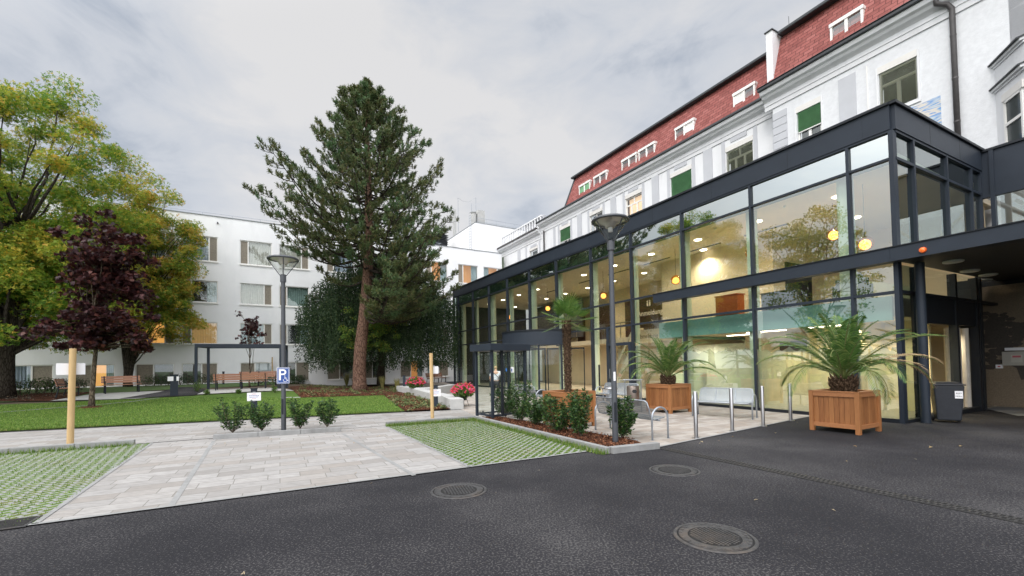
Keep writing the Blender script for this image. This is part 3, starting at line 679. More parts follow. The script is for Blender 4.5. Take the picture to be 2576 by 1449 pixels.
# signs inside
sg = []
def flat_sign(name, x0, x1, y0, y1, dep, m):
    c = C2+dep; f = Frame(N2, D2, c); a = VP(x0, y0, N2, c); b = VP(x1, y1, N2, c); c_ = VP(x0, y1, N2, c)
    u0 = Vector(b.xy).dot(D2); u1 = Vector(a.xy).dot(D2); mb = MB(); f.box(mb, u0, u1, 0, .04, c_.z, a.z)
    return hp(name, mb, m), f, (u0+u1)/2, (c_.z+a.z)/2
s1, f1, su, sz = flat_sign('sign_panel', 1605, 1662, 752, 826, 3.9, BROWNP)
rotA = (pi/2, 0, A0-pi/2+0)
def hall_text(s, size, f, u, z, m, o=.045):
    p = f.P(u, o, z)-CORNER; return text(s, size, m, hall, p, (pi/2, 0, atan2(-D2.y, -D2.x)))
GOLD = mk_emit('gold_letter', (.75,.62,.42), .35)
hall_text('Anmeldung', .40, f1, su-.1, sz-.05, GOLD); hall_text('\u2192', .4, f1, su-.2, sz-.55, GOLD)
mb = MB()
for dx in (-.12, .05): mb.cbox(f1.P(su+dx, .05, sz+.42), .07, .02, .2, A0+pi/2); mb.lathe([(.001,-.05),(.05,0),(.001,.05)], f1.P(su+dx,.05,sz+.58), 10)
hp('sign_pictogram', mb, GOLD)
s2, f2, su2, sz2 = flat_sign('sign_panel', 1600, 1662, 832, 865, 4.2, CREAM)
hall_text('Abmeldung', .34, f2, su2, sz2, BROWNP)
# stair inside the hall
mb = MB(); a = FA.P(19.5,-3.2,0.3); b = FA.P(17.6,-3.2,2.9)
for off in (0, .22, .9, 1.0): mb.bar(a+Vector((0,0,off)), b+Vector((0,0,off)), .06, .05 if off else .3)
hp('stair_string', mb, CEIL)
# furniture on the upper floor, seen above the slab
def furn(name, label, cat, u, dep, su_, sd_, h, m):
    q = FA.P(u,-dep,3.245); t = thing(name, label, cat, tuple(q), A0)
    mb = MB(); mb.box(-sd_/2, sd_/2, -su_/2, su_/2, 0, h); obj('body', mb, m, t, bevel=.03)
    mb = MB(); mb.box(-sd_/2-.02, sd_/2+.02, -su_/2-.02, su_/2+.02, h, h+.03); obj('top', mb, m, t)
    for sx in (-1,1):
        mb = MB(); mb.box(sx*sd_/2-.04, sx*sd_/2+.04, -su_/2-.01, su_/2+.01, 0, .05); obj('foot', mb, BLACK, t)
furn('cabinet', 'orange red cabinet behind the upper glass beside the palm planter', 'cabinet', 10.35, .75, .9, .4, .75, ORANGE)
furn('cabinet', 'dark brown cabinet behind the upper glass right of the orange one', 'cabinet', 8.6, .9, 1.1, .4, .62, DARKIN)
# armchair + seated visitor are built with the people
# globe lamps
for i, (x, y, dep) in enumerate(((1700,704,2.0),(1518,743,2.0),(1378,775,2.0),(2097,590,2.2),(2176,613,1.3),(1890,636,2.2),(1282,797,2.0))):
    p = VP(x, y, N2, C2+dep)
    lb = ['large amber glass globe pendant above the sign panel', 'amber globe pendant behind the lamp post near the fan palm', 'amber globe pendant seen just left of the fan palm leaves',
          'amber globe pendant under the hall ceiling, higher of the two above the big palm', 'amber globe pendant nearest the glass corner of the hall', 'amber globe pendant half hidden by the mullion right of the bright wall spot', 'farthest small amber globe pendant above the revolving door'][i]
    t = thing('globe_lamp', lb, 'pendant lamp', tuple(p), 0, 'amber globe pendants in the hall')
    mb = MB(); mb.lathe([(.215*sin(pi*j/12)+.001, -.215*cos(pi*j/12)) for j in range(13)], (0,0,0), 24); obj('globe', mb, mk_glass('amber_glass', (1,.60,.22), .9, .10), t, smooth=True)
    mb = MB(); mb.lathe([(.145*sin(pi*j/10)+.001, -.145*cos(pi*j/10)-.03) for j in range(11)], (0,0,0), 20); obj('bulb', mb, GLOBEC, t, smooth=True)
    mb = MB(); mb.tube([(0,0,.2),(0,0,6.72-p.z)], .008, 6); obj('cable', mb, BLACK, t)

# ================================================================== PASSAGE CANOPY AND BRIDGE
bp = FA.P(3.0, -3, 0)
br = thing('bridge_wing', 'dark metal and glass link wing spanning the covered passage', 'building', (bp.x, bp.y, 0))
def bo(name, mb, m, **k): return obj(name, mb, m, br, world=True, **k)
mb = MB(); FA.box(mb, -8, 5.145, -.0, .36, 4.03, 4.37); bo('canopy_fascia', mb, METAL)
mb = MB(); FA.box(mb, -8, 5.145, -.02, .39, 4.372, 4.395); bo('fascia_cap', mb, METAL_D)
mb = MB(); FA.box(mb, -8, 5.10, -6.9, -.003, 4.05, 4.33); FA.box(mb, -8, -7.6, -6.5, 0, 0, 4.05); bo('soffit', mb, mk_noisy('black_soffit', (.012,.012,.014), .5, .2, 3))
FBR = Frame(N2, D2, C2+5.72)
mb = MB(); FBR.box(mb, -8, 5.1, -.3, .02, 6.62, 8.0); bo('upper_fascia', mb, METAL)
mb = MB(); FBR.box(mb, -8, 5.1, -.3, .08, 8.0, 8.07); bo('parapet_cap', mb, METAL_D)
for u in (4.85, 1.9, -1.0):
    mb = MB(); FBR.box(mb, u-.05, u+.05, -.1, .07, 4.37, 8.0); bo('mullion', mb, METAL)
mb = MB(); FBR.box(mb, -8, 5.1, -.08, .06, 6.56, 6.64); bo('transom', mb, METAL)
for a, b in ((1.95,4.80),(-.95,1.85),(-7.5,-1.05)):
    mb = MB(); FBR.pane(mb, a, b, 0, 4.4, 6.56); bo('glass_pane', mb, GLASS)
mb = MB(); FBR.box(mb, -8, 5.1, -4.0, -3.9, 4.4, 6.6); bo('rear_wall', mb, mk_noisy('pale_room', (.7,.72,.7), .9, .05, 1))
mb = MB()
for a, b in ((4.6, 2.6), (2.6, 4.6)): mb.bar(FBR.P(a, -.9, 4.5), FBR.P(b, -.9, 6.5), .09, .09)
bo('roof_brace', mb, CREAM)
point(br, FBR.P(2.5,-2,6.0), 40, (1,.95,.85))
# screen wall with the tree cut-out
mb = MB(); SCR.box(mb, -7, 5.6, -.15, -.02, 3.9, 4.6); bo('screen_header', mb, METAL_D)
mb = MB(); SCR.box(mb, -7, 5.50, -.1, 0, .02, 3.9); bo('mesh_screen', mb, mk_noisy('perforated_bronze', (.19,.145,.095), .55, .18, 30, .4, 140))
TD = mk_noisy('screen_tree_dark', (.055,.045,.035), .7, .2, 20); mb = MB(); Rt = random.Random(4)  # dark brown of the tree pattern laid on the screen
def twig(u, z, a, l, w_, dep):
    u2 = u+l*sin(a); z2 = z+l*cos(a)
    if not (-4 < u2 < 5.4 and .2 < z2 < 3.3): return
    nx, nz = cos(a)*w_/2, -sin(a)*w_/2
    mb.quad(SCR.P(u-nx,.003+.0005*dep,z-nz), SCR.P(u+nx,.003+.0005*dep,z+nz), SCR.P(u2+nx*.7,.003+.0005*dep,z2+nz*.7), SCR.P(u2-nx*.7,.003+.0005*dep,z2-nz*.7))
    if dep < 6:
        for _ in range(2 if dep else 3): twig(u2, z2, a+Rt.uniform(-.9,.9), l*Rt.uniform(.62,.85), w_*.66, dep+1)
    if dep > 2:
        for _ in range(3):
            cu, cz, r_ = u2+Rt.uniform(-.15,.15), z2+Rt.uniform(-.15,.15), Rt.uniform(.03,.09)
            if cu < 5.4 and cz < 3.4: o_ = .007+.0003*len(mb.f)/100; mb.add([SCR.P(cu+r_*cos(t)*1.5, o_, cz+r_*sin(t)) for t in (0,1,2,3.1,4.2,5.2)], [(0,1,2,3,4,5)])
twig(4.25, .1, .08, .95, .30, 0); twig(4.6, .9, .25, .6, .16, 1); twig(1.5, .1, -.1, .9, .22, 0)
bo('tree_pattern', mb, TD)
for x, y in ((2398,656),(2440,680),(2486,690),(2530,709),(2474,703)):
    p = G(x, y, 4.045); mb = MB(); mb.lathe([(.001,-.05),(.17,-.05),(.2,-.035),(.2,0)], p, 24); bo('ceiling_light', mb, mat('lamp_cover', (.7,.72,.7), .4), smooth=False)
q = G(2330, 1064); t = thing('round_column', 'dark blue grey round steel column beside the wheelie bin', 'column', (q.x, q.y, 0))
mb = MB(); mb.lathe([(.10,.0),(.10,4.03)], (0,0,0), 28); obj('shaft', mb, METAL, t, smooth=True); mb = MB(); mb.lathe([(.001,.012),(.13,.012),(.13,.0)], (0,0,0), 28); obj('base_ring', mb, METAL_D, t)
pp = VP(2322, 629, N2, C2-.36); t = thing('warning_beacon', 'small orange warning light on the dark canopy edge', 'beacon', tuple(pp), A0)
mb = MB(); mb.tube([(0,0,0),(-.05,0,0)], [.07,.06], 16); obj('housing', mb, mat('orange_housing', (.85,.13,.02), .35), t, smooth=False)
mb = MB(); mb.tube([(-.05,0,0),(-.065,0,0)], [.05,.02], 16); obj('lens', mb, mat('orange_lens', (.9,.2,.04), .15), t)
# control box on the screen
p = SCR.P(Frame(N2,D2,20.35).U(2562, 932), .0, 1.55); t = thing('control_box', 'grey wall box with red label on the bronze mesh screen', 'control box', tuple(p), A0-pi/2)
mb = MB(); mb.box(-.32,.32,-.09,-.01,-.22,.22); obj('cabinet', mb, mk_noisy('box_grey', (.4,.38,.33), .6, .05, 4), t, bevel=.01)
mb = MB(); mb.box(-.12,.12,-.1,-.092,-.12,.12); obj('door', mb, mat('box_door', (.5,.48,.42), .5), t); mb = MB(); mb.box(-.09,.09,-.104,-.101,.03,.09); obj('label_plate', mb, INK, t)
mb = MB(); mb.box(-.26,.26,-.06,-.012,.25,.34); obj('sign', mb, SIGNW, t)
p = SCR.P(Frame(N2,D2,20.35).U(2516, 948), .0, 1.3); t = thing('switch_box', 'tiny white switch box left of the grey control box', 'switch', tuple(p), A0-pi/2)
mb = MB(); mb.box(-.08,.08,-.05,0,-.06,.06); obj('case', mb, SIGNW, t, bevel=.008); mb = MB(); mb.box(-.03,.03,-.06,-.052,-.02,.02); obj('button', mb, INK, t)
# paving inside the passage
patch('passage_slab', [g2(2420,1016), g2(2470,1023), (24,19.5), (21,11), g2(2560,1047)], CONC, .012, flat=True)

# ================================================================== OLD HOSPITAL BUILDING (red mansard)
q0 = FM.P(20, 0, 0); old = thing('old_hospital', 'long white hospital building with red tiled mansard roof behind the glass hall', 'building', (q0.x, q0.y, 0))
def mo(name, mb, m, par=None, **k): return obj(name, mb, m, par or old, world=True, **k)
wins = [(FM, 36.02, 37.56, 11.3, 12.98, 'small', 0, 0), (FM, 30.64, 32.21, 11.9, 13.62, 'tri', .62, 0), (FM, 26.39, 27.95, 11.9, 13.6, 'tri', 0, 0),
        (FM, 22.22, 23.82, 11.9, 13.58, 'tri', 0, 1), (FM, 18.06, 19.66, 11.9, 13.54, 'tri', .72, 1), (FM, 14.12, 15.69, 11.9, 13.5, 'tri', 1, 0),
        (FR, 10.44, 11.47, 11.7, 13.4, 'duo', .55, 0), (FR, 7.04, 8.25, 11.68, 13.36, 'duo', .93, 0)]
opsM = [(a, b, c, d) for f, a, b, c, d, *_ in wins if f is FM]; opsR = [(a, b, c, d) for f, a, b, c, d, *_ in wins if f is FR]
mb = MB(); wall_grid(mb, FM, 12.6, 35.0, 0, 15.2, opsM[1:], .22); wall_grid(mb, FM, 35.0, 43.2, 0, 14.75, opsM[:1], .22); FM.box(mb, 12.6, 43.2, -12, -11.8, 0, 15)
mb.quad(FM.P(43.2,0,0), FM.P(43.2,-12,0), FM.P(43.2,-12,14.7), FM.P(43.2,0,14.7)); mb.quad(FM.P(35,0,14.7), FM.P(35,-12,14.7), FM.P(35,-12,15.2), FM.P(35,0,15.2)); mo('wall', mb, WHITE)
mb = MB(); wall_grid(mb, FR, 2.4, 12.6, 0, 15.2, opsR, .24); mb.quad(FR.P(12.6,0,0), FR.P(12.6,-.7,0), FR.P(12.6,-.7,15.2), FR.P(12.6,0,15.2)); mo('stucco_wall', mb, STUC)
# pilasters (grey bands), recess panels
def band(fr, u0, u1, z0, z1, o=.025): m_ = MB(); fr.box(m_, u0, u1, 0, o, z0, z1); mo('pilaster', m_, GREYR)
tri = sorted([(a, b) for f, a, b, c, d, k, *_ in wins if f is FM and k == 'tri'])
for i, (a, b) in enumerate(tri):
    band(FM, a-.28, a-.06, 11, 14.35); band(FM, b+.06, b+.28, 11, 14.35); m_ = MB(); FM.box(m_, a+.3, b-.3, .0, .03, 13.93, 14.28); mo('relief_panel', m_, GREYR)
    if i < len(tri)-1: mid = (b+tri[i+1][0])/2; band(FM, mid-.3, mid+.3, 11, 14.35, .05)
band(FM, 32.9, 33.25, 11, 14.35); band(FM, 12.62, 13.0, 11, 14.35, .06); band(FM, 38.1, 38.35, 11, 13.6); band(FM, 35.5, 35.75, 11, 13.6); band(FM, 39.4, 40.0, 11, 13.6)
m_ = MB(); FM.box(m_, 36.2, 37.3, 0, .03, 13.2, 13.5); mo('relief_panel', m_, GREYR)
band(FR, 9.05, 9.7, 8, 13.95, .03)
for j in range(12): m_ = MB(); FR.box(m_, 11.92, 12.595, 0, .03, 9.5+j*.37, 9.84+j*.37); mo('quoin', m_, GREYR)
m_ = MB(); FR.box(m_, 8.62, 8.66, 0, .03, 8, 13.95); mo('lightning_rod', m_, WFRAME)
# cornice, profile swept along the wall
def cornice(fr, u0, u1, zs, m=WHITE, ret=True, name='cornice'):
    for (o0, o1, z0, z1) in zs:
        m_ = MB(); fr.box(m_, u0, u1, o0, o1, z0, z1); mo(name, m_, m)
prof = [(0,.06,14.22,14.30),(0,.10,14.30,14.62),(.0,.20,14.62,14.70),(.0,.30,14.70,14.80),(.0,.42,14.80,14.90),(.0,.50,14.90,15.06)]
def swept(fr, u0, u1, pr, name, m):
    m_ = MB(); pts = [(0, 14.2), (.05, 14.2), (.07, 14.4), (.10, 14.42), (.10, 14.6), (.16, 14.66), (.28, 14.74), (.34, 14.84), (.46, 14.9), (.50, 15.0), (.50, 15.08), (0, 15.08)]
    pts = [(o, z+pr) for o, z in pts]; n = len(pts); V = [fr.P(u0, o, z) for o, z in pts]+[fr.P(u1, o, z) for o, z in pts]
    m_.add(V, [tuple(range(n))[::-1], tuple(range(n, 2*n))]+[(i, (i+1)%n, n+(i+1)%n, n+i) for i in range(n)]); mo(name, m_, m)
swept(FM, 12.6, 35.3, 0, 'cornice', WHITE); swept(FR, 2.4, 12.95, 0, 'cornice', WHITE); swept(FM, 35.3, 43.6, -.5, 'cornice', WHITE)
m_ = MB(); FM.box(m_, 12.7, 35.4, .40, .60, 15.082, 15.22); mo('gutter', m_, GUTM, bevel=.03)
m_ = MB(); FR.box(m_, 2.4, 13.0, .38, .62, 15.085, 15.24); mo('gutter', m_, GUTM, bevel=.03); m_ = MB(); FR.box(m_, 2.4, 13.0, .1, .66, 15.242, 15.26); FR.box(m_, 2.4, 13.0, .3, .34, 15.26, 15.34); mo('eave_strip', m_, GUTM)
m_ = MB(); FM.box(m_, 35.4, 43.7, .35, .58, 14.6, 14.75); mo('gutter', m_, PIPEM)
# balustrade with openings over the low end
m_ = MB(); FM.box(m_, 35.1, 43.3, .0, .12, 14.752, 15.0); FM.box(m_, 35.1, 43.3, .0, .14, 15.82, 15.95)
for i in range(17): u = 35.2+i*.5; FM.box(m_, u, u+.14, .01, .12, 15.0, 15.82)
mo('balustrade', m_, WHITE)
m_ = MB(); FM.box(m_, 35.1, 38.3, -.4, -.05, 14.8, 16.0); mo('parapet_block', m_, GREYR)
# mansard roof
def mansard(fr, u0, u1, o_b, z_b, o_t, z_t, hip=0):
    m_ = MB(); m_.quad(fr.P(u0,o_b,z_b), fr.P(u1,o_b,z_b), fr.P(u1-hip,o_t,z_t), fr.P(u0,o_t,z_t)); L_ = sqrt((o_t-o_b)**2+(z_t-z_b)**2)
    m_.uv = [(u0,0),(u1,0),(u1-hip,L_),(u0,L_)]; return mo('mansard', m_, RTILE)
mansard(FM, 12.9, 31.3, .15, 15.2, -.75, 17.95, .5); mansard(FR, 2.4, 12.75, .15, 15.25, -.75, 18.05)
m_ = MB(); m_.quad(FM.P(31.3,.15,15.2), FM.P(31.3,-11,15.2), FM.P(30.8,-10.5,18), FM.P(30.8,-.75,17.95)); m_.uv = [(0,0),(11,0),(10.5,2.8),(.9,2.8)]; mo('mansard', m_, RTILE)
m_ = MB(); m_.bar(FM.P(31.3,.17,15.2), FM.P(30.8,-.73,17.95), .16, .12); mo('hip_flashing', m_, GUTM)
m_ = MB(); FM.box(m_, 13.1, 31.0, -.85, -.42, 17.93, 18.10); mo('roof_eave', m_, GUTM, bevel=.04); m_ = MB(); FR.box(m_, 2.4, 12.45, -.85, -.35, 18.03, 18.2); mo('roof_eave', m_, GUTM, bevel=.04)
m_ = MB(); FM.box(m_, 13.1, 30.9, -10.8, -.8, 18.02, 18.12); FR.box(m_, 2.4, 12.4, -11, -.8, 18.1, 18.22); mo('flat_roof', m_, GUTM)
m_ = MB(); FR.box(m_, 12.5, 12.82, -1.3, .0, 15.25, 18.2); mo('fire_wall', m_, WHITE); m_ = MB(); FR.box(m_, 12.45, 12.87, -1.3, .06, 18.202, 18.25); mo('wall_cap', m_, GUTM)
m_ = MB(); m_.tube([FM.P(13.25,-.1,15.3), FM.P(13.25,-.55,17.9)], .07, 10); mo('drain_pipe', m_, PIPEM)
# windows
def win(fr, u0, u1, z0, z1, kind, blind, lit):
    f_ = MB(); D_ = -.14; t = .07
    fr.box(f_, u0, u0+t, D_, D_+.06, z0, z1); fr.box(f_, u1-t, u1, D_, D_+.06, z0, z1); fr.box(f_, u0+t, u1-t, D_, D_+.06, z0, z0+t); fr.box(f_, u0+t, u1-t, D_, D_+.06, z1-t, z1)
    W_ = u1-u0; zt = z0+(z1-z0)*.68; fr.box(f_, u0+t, u1-t, D_, D_+.065, zt-.05, zt+.05)
    if kind == 'tri':
        for q in (1/3, 2/3): fr.box(f_, u0+W_*q-.055, u0+W_*q+.055, D_, D_+.062, z0+t, zt-.05)
        fr.box(f_, u0+W_/2-.035, u0+W_/2+.035, D_, D_+.062, zt+.05, z1-t)
    else: fr.box(f_, u0+W_/2-.06, u0+W_/2+.06, D_, D_+.062, z0+t, zt-.05); 
    w_ = mo('window', f_, WFRAME)
    g_ = MB(); fr.pane(g_, u0+t, u1-t, D_+.02, z0+t, z1-t); obj('pane', g_, WGLASS, w_, world=True)
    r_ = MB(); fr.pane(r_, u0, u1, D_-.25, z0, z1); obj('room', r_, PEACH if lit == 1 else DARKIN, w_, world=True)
    if blind:
        b_ = MB(); zb = z1-(z1-z0)*blind; n = int((z1-zb)/.05)
        for i in range(n): z = z1-.03-i*.05; b_.hexa([fr.P(u0+.02,-.06,z-.016), fr.P(u1-.02,-.06,z-.016), fr.P(u1-.02,-.02,z-.034), fr.P(u0+.02,-.02,z-.034), fr.P(u0+.02,-.06,z-.010), fr.P(u1-.02,-.06,z-.010), fr.P(u1-.02,-.02,z-.028), fr.P(u0+.02,-.02,z-.028)])
        obj('blind', b_, BLIND2 if blind > .9 else BLIND, w_, world=True)
        if blind < .9: b_ = MB(); fr.pane(b_, u0+.02, u1-.02, -.065, zb, z1); obj('blind_cloth', b_, BLIND, w_, world=True); b_ = MB(); fr.box(b_, u0+.02, u1-.02, -.07, -.02, zb-.05, zb-.01); obj('blind_rail', b_, WFRAME, w_, world=True)
    b_ = MB(); fr.box(b_, u0-.03, u1+.03, -.02, .03, z1+.002, z1+.27); obj('shutter_box', b_, BOXW, w_, world=True)
    if fr is FR:
        b_ = MB(); fr.box(b_, u0-.09, u0-.03, 0, .04, z0-.12, z1+.27); fr.box(b_, u1+.03, u1+.09, 0, .04, z0-.12, z1+.27); fr.box(b_, u0-.09, u1+.09, 0, .042, z0-.14, z0-.08); obj('surround', b_, WHITE, w_, world=True)
for f, a, b, c, d, k, bl, li in wins: win(f, a, b, c, d, k, bl, li)
def dormer(fr, u0, u1, z1, blind, gl, o=.0):
    z0 = 15.42; f_ = MB()
    for a, b in ((u0,u0+.09),(u1-.09,u1),((u0+u1)/2-.06,(u0+u1)/2+.06)): fr.box(f_, a, b, -.8, o+.02, z0, z1)
    fr.box(f_, u0, u1, -.8, o+.02, z0-.08, z0); w_ = mo('dormer_window', f_, WFRAME)
    b_ = MB(); fr.box(b_, u0-.03, u1+.03, -.7, o+.05, z1+.002, z1+.17); obj('shutter_box', b_, WFRAME, w_, world=True, bevel=.015)
    g_ = MB(); fr.pane(g_, u0+.09, u1-.09, o-.03, z0, z1); obj('pane', g_, WGLASS, w_, world=True)
    r_ = MB(); fr.pane(r_, u0+.05, u1-.05, o-.15, z0, z1); obj('room', r_, mk_noisy('grey_curtain', (.28,.29,.34), .9, .05, 2), w_, world=True)
    if blind:
        m = (u0+u1)/2; a, b = {'L': (m+.06, u1-.09), 'R': (u0+.09, m-.06), 'G': (u0+.09, u1-.09)}[blind]; b_ = MB(); zb = z0 if blind != 'G' else z1-.55
        n = int((z1-zb)/.085)
        for i in range(n): fr.box(b_, a, b, o-.025, o-.01, z1-(i+1)*.085+.008, z1-i*.085)
        obj('blind', b_, BLIND if blind == 'G' else WFRAME, w_, world=True)
DO = -.1
for u0, u1, bl in ((27.96,29.41,'G'),(25.91,27.47,0),(22.71,24.23,0),(21.01,22.5,0),(17.85,19.29,'R'),(13.95,15.22,'L')): dormer(FM, u0, u1, 16.5, bl, 0, DO)
for u0, u1 in ((8.73,9.99),(5.4,6.9)): dormer(FR, u0, u1, 16.55, 0, 0, DO)
# downpipe and the wall painting
u = 5.95; m_ = MB(); m_.tube([FR.P(u+.35,.42,15.1), FR.P(u+.35,.35,14.75), FR.P(u+.1,.2,14.6), FR.P(u-.0,.12,14.4), FR.P(u,.12,14.2), FR.P(u,.12,8.0)], .085, 12); mo('drain_pipe', m_, PIPEM, smooth=True)
for z in (13.4, 11.8, 10.2, 8.9): m_ = MB(); m_.lathe([(.095,-.03),(.095,.03)], FR.P(u,.12,z), 12); mo('pipe_collar', m_, PIPEM)
m_ = MB(); m_.tube([FM.P(34.7,.12,14.3), FM.P(34.7,.12,7.5)], .07, 10); mo('drain_pipe', m_, PIPEM)
ART = mat('faded_mural', (.5,.6,.7), .9); _t = NT(ART); _v = _t.coords(kind='World', scale=(.8,.8,3.2), rot=.0); _n = _t.noise(_v, 1.1, 3, .5, 1.2)
_t.col(_t.ramp(_n, [(.36, (.10,.25,.55)), (.42, (.20,.38,.62)), (.46, (.60,.56,.50)), (.54, (.64,.60,.54)), (.57, (.12,.28,.58)), (.66, (.5,.56,.6))]))
m_ = MB(); FR.box(m_, 6.4, 7.75, .0, .012, 9.2, 11.45); mo('mural', m_, ART)
m_ = MB(); m_.add([FR.P(7.35+.28*cos(a*pi/10), .016, 10.95+.28*sin(a*pi/10)) for a in range(20)], [tuple(range(20))]); mo('mural_sun', m_, mat('mural_sun', (.75,.5,.28), .9))
# bay (oriel) at the right edge
bayp = [FR.P(5.0,0,0).xy, FR.P(4.05,1.1,0).xy, FR.P(1.2,1.1,0).xy, FR.P(.2,0,0).xy]
bays = thing('oriel_bay', 'white polygonal bay with two dark edged ledges above the link wing', 'building bay', (*FR.P(2.5,.5,0).xy, 0))
def ins(e): 
    c = sum((Vector(p) for p in bayp), Vector((0,0)))/4; return [tuple(Vector(p)+(Vector(p)-c).normalized()*e) for p in bayp]
def by(name, mb, m, **k): return obj(name, mb, m, bays, world=True, **k)
m_ = MB(); m_.prism(ins(0), 0, 11.75); by('wall', m_, WHITE)
for z, e_ in ((10.72,.06),(10.80,.14),(11.58,.05),(11.66,.12)): m_ = MB(); m_.prism(ins(e_), z, z+.085); by('ledge', m_, WHITE)
for z in (10.886, 11.747): m_ = MB(); m_.prism(ins(.2), z, z+.05); by('ledge_flashing', m_, GUTM)
m_ = MB(); FR.box(m_, .2, 4.6, -.3, .0, 11.8, 15); by('upper_wall', m_, GREYR)
a_, b_ = Vector(bayp[0]), Vector(bayp[1]); dd = (b_-a_).normalized(); nn = Vector((dd.y, -dd.x)); nn = nn if nn.dot(-Vector(FR.n)) > 0 else -nn
m_ = MB(); f_ = lambda t, o, z: Vector((*(a_+dd*t+nn*o), z))
for t0, t1, z0, z1 in ((.42,.5,8.3,10.2),(1.2,1.28,8.3,10.2),(.42,1.28,10.12,10.2),(.5,1.2,9.32,9.42)): m_.hexa([f_(t0,.0,z0), f_(t1,.0,z0), f_(t1,.05,z0), f_(t0,.05,z0), f_(t0,.0,z1), f_(t1,.0,z1), f_(t1,.05,z1), f_(t0,.05,z1)])
wv = by('window', m_, WFRAME); m_ = MB(); m_.quad(f_(.5,.01,8.3), f_(1.2,.01,8.3), f_(1.2,.01,10.12), f_(.5,.01,10.12)); obj('pane', m_, mat('dark_pane', (.06,.07,.07), .08), wv, world=True)
m_ = MB(); m_.hexa([f_(t,o,z) for z in (10.2,10.45) for t, o in ((.38,0),(1.32,0),(1.32,.06),(.38,.06))]); obj('shutter_box', m_, BOXW, wv, world=True)
# antenna on the roof ridge
m_ = MB(); m_.tube([FR.P(12.0,-.6,18.2), FR.P(12.0,-.6,18.75)], .012, 5); mo('lightning_rod', m_, GUTM)

# ================================================================== WHITE WARD BUILDING
q0 = FB.P(0, 0, 0); ward = thing('ward_building', 'four storey white ward block with wide windows and etched side panels', 'building', (q0.x, q0.y, 0))
def wo(name, mb, m, par=None, **k): return obj(name, mb, m, par or ward, world=True, **k)
rows = [('g', .55, 2.17), ('1', 3.66, 5.39), ('2', 6.93, 8.67), ('3', 10.22, 12.2)]
starts = [-18.2, -14.1, -10.9, -7.48, -4.74, -.95, 1.88, 5.62, 8.5, 12.15, 14.85, 18.33, 21.3]
wops = []
for ri, (rn, z0, z1) in enumerate(rows):
    for si, s0 in enumerate(starts): wops.append((s0, s0+2.3, z0, z1, ri, si))
mb = MB(); wall_grid(mb, FB, -34, 23.58, -.3, 13.85, [o[:4] for o in wops], .16)
mb.quad(FB.P(23.58,0,0), FB.P(23.58,-12,0), FB.P(23.58,-12,13.85), FB.P(23.58,0,13.85)); FB.box(mb, -34, 23.58, -14, -13.8, 0, 13.8); wo('wall', mb, WARD)
mb = MB(); FB.box(mb, -34, 23.6, -.5, .05, 13.852, 13.90); wo('roof_edge', mb, mat('zinc_cap', (.22,.24,.26), .5)); mb = MB(); FB.box(mb, -34, 23.5, -13.8, -.5, 13.6, 13.8); wo('roof', mb, CONC)
mb = MB()
for z in (14.05, 14.35): mb.tube([FB.P(-34,-1.2,z+.1), FB.P(17.0,-1.2,z+.1)], .02, 5)
for i in range(26): mb.tube([FB.P(-34+i*2.03,-1.2,13.85), FB.P(-34+i*2.03,-1.2,14.45)], .016, 5)
wo('roof_railing', mb, GALV)
flip = lambda ri, si: (ri*3+si*5+ri*si) % 3 == 0
cov = {(1,4):'lit', (2,4):'rust', (1,3):'warm', (0,2):'warm', (0,3):'blinddark', (0,4):'blinddark', (0,5):'blind', (1,5):'sky', (1,6):'dark', (2,5):'curt', (2,6):'green', (3,4):'blue', (3,5):'curt', (3,6):'curt', (0,6):'dark', (0,9):'warm2', (0,7):'blinddark', (0,8):'dark', (0,10):'dark', (3,11):'warm2', (3,12):'warm2', (3,10):'warm2', (0,1):'blue', (2,3):'warm', (1,2):'warm', (0,2):'half'}
side = {(1,4):0, (2,4):0, (3,4):1, (3,5):0, (2,5):1, (1,5):1, (0,5):0, (0,4):1, (0,3):0, (3,6):1, (2,6):0, (1,6):0, (0,6):1, (1,3):1, (0,9):0, (3,11):0, (0,1):1, (0,10):1}
WIN_IN = {'lit': (mk_emit('glowing_amber_curtain', (.62,.38,.15), .32), .35), 'warm': (WARM, 0), 'rust': (mk_noisy('rust_wall', (.16,.06,.03), .9, .3, 2), .35), 'sky': (CURTB, 0), 'dark': (DARKIN, .35),  # 'lit': curtain cloth glows itself, standing in for room light behind it
          'curt': (CURT, 0), 'green': (mk_noisy('teal_curtain', (.28,.38,.34), .9, .1, 5), 0), 'blue': (mk_noisy('pale_blue_blind', (.45,.50,.58), .8, .06, 3), 0), 'blind': (mk_noisy('white_blind', (.66,.68,.70), .7, .05, 3), 0),
          'blinddark': (mk_noisy('dark_blind', (.15,.14,.125), .7, .15, 5), 0), 'warm2': (mk_emit('warm_room', (.85,.38,.12), .45), .4), 'half': (WARM, .5)}
